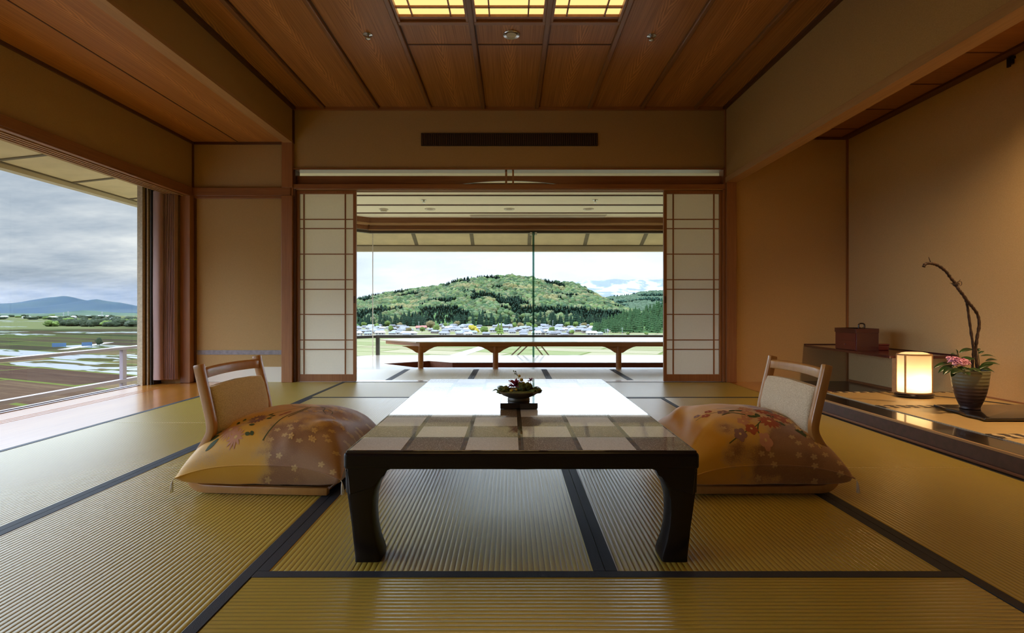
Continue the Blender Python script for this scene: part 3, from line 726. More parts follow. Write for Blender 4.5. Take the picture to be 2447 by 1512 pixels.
# ================================================================ CEILING FITTINGS
pn = [(-.785, -.298), (-.258, .233), (.273, .752)]
t = NT('lit_panel'); sp = t.n('ShaderNodeSeparateXYZ', {0: t.coord()})
M['lit'] = t.out(t.n('ShaderNodeEmission', {0: (1.0, .62, .21), 1: 1.45}).outputs[0])
for i, (a, b) in enumerate(pn):
    r = empty('ceiling_light_panel', ((a+b)/2, 2.3, ZC), ['left', 'middle', 'right'][i] + ' glowing paper panel of the ceiling light', 'ceiling light', 'glowing ceiling panels', 'thing')
    boxes((a, .99, ZC+.020, b, 3.655, ZC+.024)).build('diffuser', M['lit'], r)
    boxes((a, .97, ZC-.012, a+.016, 3.655, ZC+.02), (b-.016, .97, ZC-.012, b, 3.655, ZC+.02), (a, 3.615, ZC+.002, b, 3.655, ZC+.02), (a, .97, ZC-.01, b, 1.0, ZC+.02)).build('panel_frame', M['wood_y'], r)
    k = MB()
    for u in (.22, .76): k.box(a+(b-a)*u-.005, 1.0, ZC+.006, a+(b-a)*u+.005, 3.62, ZC+.0195)
    for y in (3.515, 2.85, 2.72, 2.1, 1.97, 1.3): k.box(a+.016, y-.007, ZC+.006, b-.016, y+.007, ZC+.0195)
    k.build('lattice', M['wood_y'], r)
struct('ceiling', boxes((-.83, .9, ZC+.07, .80, 3.72, ZC+.10), (-.83, .9, ZC+.02, -.80, 3.72, ZC+.1), (.775, .9, ZC+.02, .80, 3.72, ZC+.1), (-.8, 3.70, ZC+.02, .8, 3.72, ZC+.1)), M['wood_y'], 'box above the ceiling light', 'ceiling')

def downlight(x, y, z, rad, lab, grp, name='recessed_downlight'):
    r = empty(name, (x, y, z), lab, 'ceiling light', grp, 'thing')
    MB().lathe([(rad, 0), (rad, -.006), (rad*.93, -.010), (rad*.62, -.006), (rad*.60, .0), (rad*.60, .0005)], (x, y, z), 32).build('trim_ring', M['chrome'] if z > 2.5 else M['white_plastic'], r, smooth=40)
    MB().lathe([(rad*.59, -.0062), (rad*.45, -.0064), (.001, -.0065)], (x, y, z), 24).build('lens', M['white_plastic'] if z > 2.5 else M['concrete'], r, smooth=40)
downlight(0, 3.84, ZC, .062, 'round downlight in the cedar ceiling behind the glowing panels', None)
for x, l in ((-1.14, 'left'), (-.03, 'middle'), (1.08, 'right')):
    downlight(x, 7.405, 2.13, .075, l + ' of three round downlights in the cream sunroom ceiling', 'sunroom downlights')
def sprinkler(x, y, z, lab, grp):
    r = empty('sprinkler_head', (x, y, z), lab, 'sprinkler', grp, 'thing')
    MB().lathe([(.036, .002), (.036, 0), (.034, -.006), (.018, -.010), (.012, -.012)], (x, y, z), 20).build('escutcheon', M['chrome'], r, smooth=50)
    MB().lathe([(.011, -.010), (.010, -.028), (.019, -.030), (.019, -.034), (.004, -.040)], (x, y, z), 16).build('deflector', M['chrome'], r, smooth=50)
sprinkler(-1.045, 3.842, ZC, 'chrome sprinkler in the cedar ceiling, left of the downlight', 'cedar ceiling sprinklers')
sprinkler(1.025, 3.86, ZC, 'chrome sprinkler in the cedar ceiling, right of the downlight', 'cedar ceiling sprinklers')
sprinkler(-1.13, 6.81, 2.13, 'small sprinkler in the cream sunroom ceiling, left one', 'sunroom sprinklers')
sprinkler(1.08, 6.81, 2.13, 'small sprinkler in the cream sunroom ceiling, right one', 'sunroom sprinklers')
sd = empty('smoke_detector', (-1.79, 7.41, 2.13), 'white smoke detector at the left of the cream sunroom ceiling', 'smoke detector', kind='thing')
MB().lathe([(.062, 0), (.062, -.012), (.050, -.016)], (-1.79, 7.41, 2.13), 24).build('base', M['white_plastic'], sd, smooth=40)
MB().lathe([(.045, -.016), (.045, -.034), (.030, -.042), (.001, -.043)], (-1.79, 7.41, 2.13), 24).build('sensor_cap', M['white_plastic'], sd, smooth=40)
# ================================================================ LOW BLACK TABLE
TX, TY, TL, TH = .028, 1.464, 1.548, .319
tb = empty('low_table', (TX, TY, 0), 'large black lacquered low table with chequered silver and brown top', 'table', kind='thing')
hw = .495
m = MB().box(TX-hw, TY, TH-.052, TX+hw, TY+TL, TH-.004)
o = m.build('table_frame', M['lacquer_table'], tb, bevel=.010, seg=4)
MB().box(TX-hw+.006, TY+.006, TH-.012, TX+hw-.006, TY+TL-.006, TH).build('tabletop', M['chequer'], tb, bevel=.003, seg=2)
# apron with cusped ends: one panel on each side
def apron(axis, a0, a1, c0, c1):
    L = a1-a0; e = .098
    pr = [(.002, .0), (.013, .205-TH), (e-.020, .225-TH), (e-.004, .243-TH), (e+.004, .255-TH), (e+.012, .258-TH), (e+.018, .272-TH), (e+.040, .281-TH), (e+.10, .280-TH), (L/2, .2755-TH)]
    prf = pr + [(L-x, z) for x, z in reversed(pr[:-1])]
    return MB().prism([(a0+x, TH+z-.008) for x, z in prf], axis, c0, c1)
for ax, a0, a1, c0, c1 in (('y', TX-hw+.004, TX+hw-.004, TY+.003, TY+.024), ('y', TX-hw+.004, TX+hw-.004, TY+TL-.024, TY+TL-.003),
                           ('x', TY+.004, TY+TL-.004, TX-hw+.003, TX-hw+.024), ('x', TY+.004, TY+TL-.004, TX+hw-.024, TX+hw-.003)):
    apron(ax, a0, a1, c0, c1).build('apron', M['lacquer_table'], tb, bevel=.002, seg=1)
# legs: width as a function of height (outer face tapers in, inner face is a shallow curve)
prof = [(0.0, .024, .097), (.012, .024, .098), (.03, .0225, .094), (.06, .020, .086), (.10, .017, .080), (.14, .013, .078), (.18, .009, .080), (.21, .006, .087), (.232, .005, .098), (.262, .003, .104)]
for sx in (-1, 1):
    for ey in (0, 1):
        rings = []
        for z, o_, w_ in prof:
            xo = TX + sx*(hw-o_); xi = TX + sx*(hw-w_)
            yo = TY + o_ if ey == 0 else TY+TL-o_; yi = TY + w_ if ey == 0 else TY+TL-w_
            b = .009
            dx = 1 if xi > xo else -1; dy = 1 if yi > yo else -1
            rings.append([(xo, yo+dy*b, z), (xo+dx*b*.3, yo+dy*b*.3, z), (xo+dx*b, yo, z), (xi-dx*b, yo, z), (xi-dx*b*.3, yo+dy*b*.3, z), (xi, yo+dy*b, z), (xi, yi, z), (xo, yi, z)])
        MB().loft(rings).build('leg', M['lacquer_table'], tb, smooth=35)

# ================================================================ FLOWER BOWL ON ITS STAND
bx, by = .030, 2.155
sd_ = empty('display_stand', (bx, by, TH), 'small square black stand under the flower bowl on the table', 'stand', kind='thing')
boxes((bx-.074, by-.074, TH+.003, bx+.074, by+.074, TH+.0245)).build('stand_block', M['lacquer_black'], sd_, bevel=.002)
boxes((bx-.062, by-.062, TH+.0, bx+.062, by+.062, TH+.004)).build('stand_foot', M['lacquer_black'], sd_)
zb0 = TH+.0245
fb = empty('flower_bowl', (bx, by, zb0), 'shallow bronze-glazed footed bowl standing on the black stand', 'bowl', kind='thing')
MB().lathe([(.044, 0), (.046, .004), (.043, .012), (.048, .015), (.066, .022), (.081, .034), (.086, .040), (.083, .0405), (.062, .026), (.02, .020), (.001, .020)], (bx, by, zb0), 40).build('bowl_body', M['bowl'], fb, smooth=50)
MB().lathe([(.078, .033), (.05, .038), (.001, .040)], (bx, by, zb0), 24).build('moss', M['moss'], fb, smooth=True)
fz = zb0+.040

def leaf_mesh(m, base, d, up, L, W_, bend=.25, n=5, cup=.15, mi=0):
    d = Vector(d).normalized(); up = Vector(up).normalized(); s = d.cross(up).normalized(); up = s.cross(d).normalized()
    rows = []
    for i in range(n+1):
        t = i/n; w = W_*math.sin(PI*min(1, t*.96+.02))**.8*.5
        if i == n: w = .0006
        c = Vector(base) + d*L*t + up*(L*bend*(math.sin(t*PI*.9)*.6 - t*t*.9))
        rows.append([c - s*w + up*w*cup*2, c, c + s*w + up*w*cup*2])
    top = [p for r in rows for p in r]; th = .0009
    bot = [p - up*th for p in top]; k = len(top); fs = []
    for i in range(n):
        for j in range(2):
            a = i*3+j; fs.append((a, a+1, a+4, a+3)); fs.append((k+a, k+a+3, k+a+4, k+a+1))
    for i in range(n):
        a = i*3; fs.append((a, a+3, k+a+3, k+a)); a = i*3+2; fs.append((a, k+a, k+a+3, a+3))
    return m.add(top+bot, fs, mi)

arr = empty('table_flower_arrangement', (bx, by, fz), 'tiny arrangement of magenta, yellow and green flowers in the bronze bowl', 'flower arrangement', kind='thing')
def px2(px, py, dy=0):          # measured on the close-up of the bowl
    return at(px, py, by+dy)
# magenta spiky flower, left
def spiky(c, R, n, mat, seed, name, flat=.6):
    rnd = random.Random(seed); m = MB()
    for i in range(n):
        a = 2*PI*i/n + rnd.random()*.5; e = rnd.uniform(-.25, .9)
        d = (math.cos(a)*math.cos(e), math.sin(a)*math.cos(e)*flat, math.sin(e))
        leaf_mesh(m, c, d, (0, -.2, 1), R*rnd.uniform(.75, 1.1), R*.34, .1, 4)
    m.blob(c, R*.2, 8, 5)
    return m.build(name, mat, arr, smooth=True)
spiky(px2(1231, 920), .034, 16, M['magenta'], 3, 'magenta_bloom')
spiky(px2(1226, 922), .022, 12, M['magenta'], 9, 'magenta_bloom')
spiky(px2(1268, 909, .02), .015, 9, M['magenta'], 5, 'magenta_bloom')
MB().tube([px2(1268, 912, .02), px2(1270, 925, .02), px2(1262, 940, .01)], .001, 6).build('stem', M['leaf'], arr)
for (px, py, r) in ((1246, 907.5, .0075), (1241, 898, .0058), (1222, 934, .0075), (1234, 931, .005), (1251, 915, .006)):
    MB().blob(px2(px, py, -.02 if py > 920 else 0), r, 16, 12, .25, seed=px).build('yellow_bud', M['yellow'], arr, smooth=True)
MB().tube(smooth_path([px2(1243, 935), px2(1240, 905), px2(1236, 895), px2(1232, 888)]), .0011, 6).build('stem', M['leaf'], arr)
MB().tube([px2(1236, 897), px2(1231, 892.5), px2(1227.5, 886)], .0008, 5).build('stem', M['leaf'], arr)
for (px, py, r) in ((1227.5, 886, .0028), (1232, 887, .003), (1231, 892.5, .003)):
    MB().blob(px2(px, py), r, 8, 6).build('small_bud', M['moss'], arr, smooth=True)
MB().blob(px2(1246, 925), (.022, .02, .022), 16, 12, .35, seed=2).build('green_pompom', M['moss'], arr, smooth=True)
MB().blob(px2(1261, 923), (.019, .018, .017), 16, 12, .3, seed=4).build('green_pompom', M['moss'], arr, smooth=True)
for (px, py, rx, rz, sd0) in ((1206, 931, .034, .018, 5), (1199, 934, .020, .012, 6), (1276, 934, .034, .013, 7), (1284, 932, .018, .011, 8)):
    MB().blob(px2(px, py), (rx*.8, .03, rz*.8), 16, 10, .7, seed=sd0).build('mossy_foliage', M['moss'], arr, smooth=True)
m = MB()
for px, py, d in ((1196, 936, (-1, -.3, .35)), (1206, 930, (-1, .2, .5)), (1277, 934, (1, -.2, .25)), (1272, 932, (1, .1, .5)), (1265, 938, (.8, -.5, .1)), (1212, 938, (-.6, -.8, .1))):
    leaf_mesh(m, px2(px, py), d, (0, 0, 1), .034, .022)
m.build('leaf', M['leaf'], arr, smooth=True)

# ================================================================ LEGLESS CHAIRS
def make_chair(label, name='legless_chair'):
    r = empty(name, (0, 0, 0), label, 'chair', None, 'thing')
    path = [(.27, .019), (.10, .018), (-.10, .018), (-.215, .019)] + [(-.245, .024), (-.266, .038), (-.277, .060), (-.276, .085), (-.262, .120), (-.240, .160), (-.215, .200), (-.199, .232), (-.196, .262), (-.204, .305), (-.218, .365), (-.233, .425), (-.250, .498)]
    path = [tuple(p) for p in path[:3]] + [(p.x, p.y) for p in smooth_path([(a, b, 0) for a, b in path[3:]], 3)]
    w = [.030]*3 + [.033]*(len(path)-3)
    for s in (-1, 1):
        MB().ribbon(path, w, s*.205-.0145, s*.205+.0145).build('side_frame', M['chair_wood'], r, bevel=.005, seg=2, smooth=40, world=False)
    # top rail bowed backwards
    rings = []
    for k in range(13):
        y = -.192 + .384*k/12; bow = -.016*(1-(y/.192)**2)
        x = -.2365 + bow; zc = .462 + .004*(1-(y/.192)**2)
        rings.append([(x-.013, y, zc-.020), (x+.010, y, zc-.019), (x+.006, y, zc+.016), (x-.004, y, zc+.022), (x-.017, y, zc+.016)])
    MB().loft(rings).build('top_rail', M['chair_wood'], r, bevel=.003, smooth=50, world=False)
    # upholstered back pad, wrapped between the posts
    prof = [(-.262, .115), (-.236, .160), (-.210, .205), (-.196, .245), (-.196, .290), (-.206, .340), (-.216, .380), (-.224, .408)]
    rings = []
    for i, (x, z) in enumerate(prof):
        t = i/(len(prof)-1); ring = []
        for j in range(16):
            a = 2*PI*j/16; ca, sa = math.cos(a), math.sin(a)
            yy = (abs(ca)**.35)*(1 if ca > 0 else -1)*.188
            th = .021*(1 if 0 < i < len(prof)-1 else .55)
            xx = x + (abs(sa)**.6)*(1 if sa > 0 else -1)*th + .004
            ring.append((xx, yy, z + (.010*(1-(yy/.188)**2) if i == len(prof)-1 else 0)))
        rings.append(ring)
    MB().loft(rings).build('back_pad', M['back_fabric'], r, smooth=60, world=False)
    m = MB().box(-.20, -.191, .012, .265, .191, .026)
    m.build('seat_board', M['chair_wood'], r, bevel=.004, world=False)
    rings = []
    for z, q in ((.026, .96), (.036, 1.0), (.046, .97), (.050, .86)):
        rings.append([(.04 + q*.20*(abs(math.cos(a))**.4)*(1 if math.cos(a) > 0 else -1), q*.188*(abs(math.sin(a))**.4)*(1 if math.sin(a) > 0 else -1), z) for a in [2*PI*k/32 for k in range(32)]])
    MB().loft(rings).build('seat_pad', M['back_fabric'], r, smooth=60, world=False)
    return r
chL = make_chair('wooden legless chair with cream back pad at the left of the low table')
chL.location = (-.955, 2.245, 0); chL.rotation_euler = (0, 0, math.radians(-4))
chR = copy_tree(chL); chR['label'] = 'wooden legless chair with cream back pad at the right of the low table'
chR.location = (.972, 2.25, 0); chR.rotation_euler = (0, 0, PI + math.radians(1))

# ================================================================ FLOOR CUSHIONS
def make_cushion(label, seed, flowers, mirror):
    CM = cushion_mat('gold_brocade', -mirror)
    r = empty('floor_cushion', (0, 0, 0), label, 'cushion', None, 'thing')
    a = .315; rnd = random.Random(seed)
    def outline(u, v):
        # square with gently drawn-in sides and pulled-out corners
        x = u*a*(1 - .085*(1-v*v)) ; y = v*a*(1 - .085*(1-u*u))
        return x, y
    def thick(u, v):
        e = max(0.0, (1-abs(u)**2.6))*max(0.0, (1-abs(v)**2.6))
        return e**.47
    folds = [(.62, -.55, .9, .10, .013), (.80, .1, 1.25, .09, -.010), (-.62, -.78, .3, .10, .011), (-.75, -.55, -.2, .08, -.010), (.3, -.85, 1.4, .08, .006), (.75, .7, .6, .1, .009)]
    def fold(u, v):
        s = 0
        for fu, fv, ang, wd, am in folds:
            du, dv = u-fu, v-fv
            p = du*math.cos(ang)+dv*math.sin(ang); q = -du*math.sin(ang)+dv*math.cos(ang)
            s += am*math.exp(-(q/wd)**2 - (p/.38)**2)
        return s + .005*noise.noise(Vector((u*3+seed, v*3, seed)))
    def mid(u, v):
        c = (abs(u)*abs(v))**3
        return .126 - .044*c
    def top(u, v):
        x, y = outline(u, v); k = thick(u, v)
        return Vector((x, y, mid(u, v) + .168*k + fold(u, v)*min(1, k*2.2)))
    def bot(u, v):
        x, y = outline(u, v); k = thick(u, v)
        k2 = 1-(1-min(1, k))**7; zl = .0475 + .004*noise.noise(Vector((u*4, v*4, seed)))
        return Vector((x, y, mid(u, v)*(1-k2) + zl*k2))
    m = MB(); n = 56
    g = [(-1+2*i/n) for i in range(n+1)]
    g = [math.copysign(abs(q)**.8, q) for q in g]
    vs = [top(u, v) for u in g for v in g]; vb = [bot(u, v) for u in g for v in g]
    N = n+1; fs = []
    for i in range(n):
        for j in range(n): fs.append((i*N+j, (i+1)*N+j, (i+1)*N+j+1, i*N+j+1))
    m.add(vs, fs, 0)
    m.add(vb, [tuple(reversed(f)) for f in fs], 0)
    # printed flowers laid into the cloth surface
    def proj(u0, v0, dx, dy, lift=.0010):
        u = u0 + dx/a; v = v0 + dy/a
        u = max(-.97, min(.97, u)); v = max(-.97, min(.97, v))
        p = top(u, v); e = .01
        nx = (top(u+e, v)-top(u-e, v)).cross(top(u, v+e)-top(u, v-e)).normalized()
        if nx.z < 0: nx = -nx
        return p + nx*lift
    def petal(u0, v0, ang, r0, L, wd, mi, lift=.0010):
        base = []
        K = 5
        rows = []
        for k in range(K+1):
            t = k/K; w = wd*.5*math.sin(PI*(.08+.84*t)) if k < K else wd*.08
            rr = r0 + L*t
            row = []
            for s in (-1, 0, 1):
                dx = rr*math.cos(ang) - s*w*math.sin(ang); dy = rr*math.sin(ang) + s*w*math.cos(ang)
                row.append(proj(u0, v0, dx, dy, lift))
            rows.append(row)
        b = [p for r_ in rows for p in r_]
        m.add(b, [(i*3+j, i*3+j+1, i*3+j+4, i*3+j+3) for i in range(K) for j in range(2)], mi)
    def flower(u0, v0, R, n, mi, mc=4, lift=.0010, wf=1.5):
        for k in range(n): petal(u0, v0, 2*PI*k/n + .3, R*.16, R*.84, R*wf*PI/n*.9, mi, lift)
        for k in range(6): petal(u0, v0, 2*PI*k/6, 0, R*.2, R*.16, mc, lift+.0003)
    def stem(pts, w, mi=3):
        P = smooth_path([(p[0], p[1], 0) for p in pts], 5); prev = None; vs_ = []
        for i, p in enumerate(P):
            q = P[min(i+1, len(P)-1)] - P[max(i-1, 0)]; nrm = Vector((-q.y, q.x, 0)).normalized()*w/a
            vs_ += [proj(p.x+nrm.x, p.y+nrm.y, 0, 0, .0008), proj(p.x-nrm.x, p.y-nrm.y, 0, 0, .0008)]
        m.add(vs_, [(2*i, 2*i+1, 2*i+3, 2*i+2) for i in range(len(P)-1)], mi)
    flowers(flower, petal, stem, rnd)
    body = m.build('cushion_cover', [CM, M['print_rust'], M['print_pink'], M['print_green'], M['print_cream'], M['print_mauve']], r, smooth=True, world=False)
    # piping along the seam
    loop = []
    for k in range(33): loop.append((-1+2*k/32, -1))
    for k in range(1, 33): loop.append((1, -1+2*k/32))
    for k in range(1, 33): loop.append((1-2*k/32, 1))
    for k in range(1, 33): loop.append((-1, 1-2*k/32))
    pp = [top(u, v) for u, v in loop]
    MB().tube(pp, .0022, 6).build('piping', CM, r, smooth=True, world=False)
    for cu_, cv_ in ((-1, -1), (1, -1), (-1, 1), (1, 1)):
        c = top(cu_, cv_); m2 = MB()
        for k in range(9):
            an = 2*PI*k/9; rr = .0035
            m2.tube([c, c + Vector((cu_*.006, cv_*.002, -.006)), c + Vector((cu_*.008 + rr*math.cos(an), cv_*.003+rr*math.sin(an), -.020)), c + Vector((cu_*.010+rr*1.6*math.cos(an), cv_*.004+rr*1.6*math.sin(an), -.052))], .0010, 5)
        m2.build('tassel', M['tassel'], r, smooth=True, world=False)
    return r

def fl_left(flower, petal, stem, rnd):
    flower(-.50, -.76, .038, 18, 2, wf=1.1); flower(-.42, -.62, .038, 18, 4, 2, wf=1.1); flower(-.28, -.54, .040, 16, 5); flower(-.38, -.86, .032, 12, 2, wf=1.1)
    for u, v, an in ((-.62, -.74, 2.9), (-.62, -.80, 3.3), (-.60, -.84, 3.8), (-.60, -.68, 2.5)): petal(u, v, an, 0, .042, .018, 3)
    for u, v, an in ((-.46, -.54, 1.8), (-.50, -.58, 2.3), (-.14, -.56, .2), (-.16, -.46, .9), (-.28, -.82, -.4), (-.30, -.70, .1), (-.22, -.80, -.8), (-.12, -.50, .5)): petal(u, v, an, 0, .022, .014, 3)
    stem([(-.26, -.54), (-.05, -.30), (.10, -.10), (.26, .10)], .0013); stem([(-.02, -.90), (.06, -.60), (.18, -.30), (.22, -.02)], .0024)
    stem([(.14, -.52), (.22, -.28), (.25, .0)], .0021); stem([(.20, -.04), (.02, .02), (-.10, .12)], .0014); stem([(.24, .0), (.42, .08), (.46, -.06), (.54, -.16)], .0016); stem([(.34, .12), (.56, .02), (.6, -.10)], .0014)
    for u, v in ((.02, -.42), (.05, -.36), (-.01, -.48), (.03, -.39)): petal(u, v, 1.0, 0, .024, .011, 1)
    for k in range(16):
        u = rnd.uniform(.1, .85); v = rnd.uniform(-.9, .3)
        flower(u, v, .012, 5, 4, 2, wf=1.1)
def fl_right(flower, petal, stem, rnd):
    # this cushion is turned by 180 degrees, so its near side is v = +1
    D = .16
    flower(-.20, .46+D, .046, 14, 1); flower(-.42, .30+D, .048, 16, 1, 2); flower(-.02, .20+D, .032, 8, 2); flower(-.28, .12+D, .036, 10, 1); flower(-.08, .0+D, .036, 12, 2)
    flower(.10, .60+D, .027, 5, 1); flower(.27, .66+D, .027, 5, 5); flower(.15, .46+D, .027, 5, 2); flower(.06, .36+D, .024, 5, 2); flower(-.02, .80+D*.6, .027, 5, 2)
    flower(.55, .14+D, .020, 5, 1); flower(.30, .14+D, .027, 5, 5); flower(.46, .0+D, .018, 5, 1); flower(.64, .04+D, .016, 5, 5)
    for u, v, an in ((-.10, .30, .3), (.02, .30, 2.8), (-.32, .48, -1.4), (-.38, .52, -.9), (-.52, .54, 1.9), (-.58, .50, 1.1), (-.48, .56, 2.6), (-.60, .18, 3), (-.52, .06, 2.7), (-.36, .0, 2.2), (-.20, .02, 2.5), (-.68, .24, 3.3), (.0, .10, 0), (.10, .08, .5), (-.14, .22, 1.4), (-.30, .30, 2.0), (-.26, .26, 2.8)):
        petal(u, v+D, an, 0, .040, .022, 3)
    stem([(-.10, .32+D), (.06, .26+D), (.20, .20+D), (.36, .26+D)], .0040); stem([(-.04, .50+D), (.03, .64+D), (.0, .92)], .0022); stem([(.10, .60+D), (.24, .66+D), (.44, .74+D)], .0016); stem([(.2, .2+D), (.4, .10+D), (.7, .16+D)], .0014)
    stem([(-.12, .42+D), (-.05, .50+D), (.05, .58+D)], .0020); stem([(-.2, .08+D), (.1, -.04+D), (.3, -.08+D)], .0016); stem([(-.3, .05+D), (-.1, -.12+D), (.15, -.14+D)], .0014)
    for k in range(18):
        u = rnd.uniform(-.9, -.32); v = rnd.uniform(-.1, .9)
        flower(u, v, rnd.choice((.011, .013, .016)), 5, 4, 2, wf=1.1)
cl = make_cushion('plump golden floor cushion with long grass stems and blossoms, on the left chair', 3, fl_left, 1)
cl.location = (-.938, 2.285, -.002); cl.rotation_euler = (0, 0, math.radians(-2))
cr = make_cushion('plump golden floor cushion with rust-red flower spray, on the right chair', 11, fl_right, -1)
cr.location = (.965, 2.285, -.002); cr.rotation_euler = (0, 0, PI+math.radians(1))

# ================================================================ ALCOVE THINGS
zt_ = .0993
lx, ly = 2.845, 3.73
lamp = empty('paper_lamp', (lx, ly, zt_), 'glowing cylindrical paper lamp on the alcove matting', 'lamp', kind='thing')
MB().lathe([(.118, .004), (.128, .010), (.130, .018), (.124, .026), (.105, .030), (.001, .030)], (lx, ly, zt_), 48, 1, .72).build('lamp_base', M['lacquer_black'], lamp, smooth=40)
MB().lathe([(.103, 0), (.105, .004), (.05, .006), (.001, .006)], (lx, ly, zt_), 32, 1, .72).build('foot_ring', M['lacquer_black'], lamp, smooth=40)
t = NT('lamp_paper'); tr_ = t.n('ShaderNodeBsdfTranslucent', {'Color': (.95, .87, .70)}).outputs[0]
df = t.n('ShaderNodeBsdfDiffuse', {'Color': (.85, .78, .6)}).outputs[0]
mx = t.n('ShaderNodeMixShader', {0: .65, 1: df, 2: tr_}).outputs[0]
M['lamp_paper'] = t.out(mx)
rings = []
for z in (.030, .300):
    rings.append([(lx+.108*math.cos(2*PI*k/48), ly+.076*math.sin(2*PI*k/48), zt_+z) for k in range(48)])
sh = MB().loft(rings, cap=False).build('lamp_shade', M['lamp_paper'], lamp, smooth=True)
m = MB()
for z0, z1, q in ((.028, .036, 1.0), (.294, .304, 1.0)):
    rr = []
    for ro, zz in ((.113*q, z0), (.113*q, z1), (.103*q, z1), (.103*q, z0)):
        rr.append([(lx+ro*math.cos(2*PI*k/48), ly+ro*.70*math.sin(2*PI*k/48), zt_+zz) for k in range(48)])
    rr.append(rr[0]); m.loft(rr, cap=False)
m.build('shade_ring', M['pale_x'], lamp, smooth=40)
for an in (211.5, -28.5, 151.5, 31.5):
    a_ = math.radians(an); c = (lx+.1095*math.cos(a_), ly+.078*math.sin(a_))
    MB().box(c[0]-.005, c[1]-.004, zt_+.03, c[0]+.005, c[1]+.004, zt_+.30).build('shade_strut', M['pale_x'], lamp, bevel=.001)
mt = MB()
rr = [[(lx+.105*q*math.cos(2*PI*k/48), ly+.074*q*math.sin(2*PI*k/48), zt_+.300+h_) for k in range(48)] for q, h_ in ((1, 0), (.8, .010), (.5, .016))]
mt.loft(rr, cap=False).build('top_cover', M['lamp_paper'], lamp, smooth=True)
bulb = MB().blob((lx, ly, zt_+.105), (.03, .03, .038), 16, 10)
M['bulb'] = emis('warm_bulb', (1.0, .68, .34), 55)
bulb.build('bulb', M['bulb'], lamp, smooth=True)
MB().lathe([(.014, .03), (.014, .07)], (lx, ly, zt_), 12).build('bulb_socket', M['lacquer_black'], lamp, smooth=40)
cd = MB().tube(smooth_path([(lx+.12, ly-.01, zt_+.008), (lx+.25, ly-.10, zt_+.004), (lx+.36, ly-.30, zt_+.004), (lx+.42, ly-.5, zt_+.004), (lx+.44, ly-.62, zt_+.004), (lx+.455, ly-.9, zt_+.004), (lx+.46, ly-1.3, zt_+.004)]), .0032, 8).build('power_cord', M['cord'], None, smooth=True)
tag(cd, 'thin black cord running from the paper lamp along the alcove wall', 'cord', kind='thing')

tray = empty('lacquer_tray', (2.93, 3.1, zt_), 'flat black lacquered tray board with wavy edge under the vase', 'tray', kind='thing')
out = []
xa, xb_, ya, yb = 2.592, 3.26, 2.892, 3.315
for k in range(21):
    t_ = k/20; out.append((xa + .055*(t_) + .006*math.sin(t_*PI*5), ya + (yb-ya)*t_))
out = out + [(xb_, yb), (xb_, ya)]
MB().prism(out, 'z', zt_+.004, zt_+.020).build('tray_board', M['lacquer_black'], tray, bevel=.005, seg=3, smooth=40)
for fx, fy in ((2.70, 2.95), (3.2, 2.95), (3.2, 3.25), (2.72, 3.25)):
    MB().lathe([(.012, 0), (.012, .005)], (fx, fy, zt_), 10).build('tray_foot', M['lacquer_black'], tray)

vx, vy, vz = 2.752, 3.17, zt_+.020
vase = empty('ceramic_vase', (vx, vy, vz), 'tapered ribbed ceramic vase, green above and dark brown below', 'vase', kind='thing')
vp = [(.047, 0), (.051, .004), (.049, .012), (.056, .030), (.067, .060), (.078, .100), (.086, .145), (.091, .190), (.095, .232), (.092, .234), (.086, .200), (.06, .10), (.001, .09)]
MB().lathe(vp, (vx, vy, vz), 56).build('vase_body', M['vase'], vase, smooth=50)
MB().lathe([(.086, .212), (.001, .214)], (vx, vy, vz), 24).build('soil', M['earth'], vase)

ar = empty('camellia_arrangement', (vx, vy, vz+.21), 'bare twisted branch with glossy leaves and pink blossoms in the vase', 'flower arrangement', kind='thing')
def pv(px, py, dy=0): return at(px, py, vy+dy)
def knob(path, r0, r1, seed, n=10):
    P = smooth_path(path, 6); rnd = random.Random(seed)
    R = [(r0+(r1-r0)*i/(len(P)-1))*(1+.16*math.sin(i*1.9+seed)+rnd.uniform(-.1, .12)) for i in range(len(P))]
    return MB().tube(P, R, n)
m = knob([pv(2325, 905), pv(2324, 868), pv(2326, 835), pv(2320, 790), pv(2315, 755), pv(2311, 728), pv(2305, 712), pv(2293, 695), pv(2280, 678)], .0072, .0062, 1)
m.build('branch', M['branch'], ar, smooth=True)
m = knob([pv(2336, 905, -.01), pv(2334, 868, -.01), pv(2332, 835), pv(2335, 805), pv(2340, 775), pv(2336, 752), pv(2325, 735, -.01), pv(2314, 722, -.012), pv(2300, 702, -.012), pv(2290, 690, -.01), pv(2283, 677), pv(2272, 664), pv(2262, 650), pv(2248, 638), pv(2234, 631), pv(2222, 629), pv(2212, 630), pv(2207, 637)], .0075, .0085, 4)
m.build('branch', M['branch'], ar, smooth=True)
MB().tube([pv(2225, 631), pv(2222, 622), pv(2219, 614)], [.003, .0024, .0014], 6).build('twig', M['branch'], ar)
m = MB()
for k in range(3):
    cc = pv(2282+k*2, 676+k*3); m.tube([cc + Vector((.016*math.cos(q), .014*math.sin(q), .006*math.cos(q)+.002*k)) for q in [2*PI*i/14 for i in range(15)]], .0018, 6)
m.tube(smooth_path([pv(2280, 681), pv(2290, 673), pv(2295, 668)]), .0016, 6); m.tube(smooth_path([pv(2285, 684), pv(2297, 681), pv(2297, 673), pv(2288, 673)]), .0016, 6); m.tube([pv(2282, 677), pv(2270, 676)], .0014, 6)
m.build('vine_tie', M['branch'], ar, smooth=True)
def lf(px, py, px1, py1, wd, dy=0, dy1=0, tilt=(0, -.5, 1)):
    a_ = pv(px, py, dy); b_ = pv(px1, py1, dy1); mm = MB()
    leaf_mesh(mm, a_, b_-a_, tilt, (b_-a_).length, wd, .10, 8)
    return mm
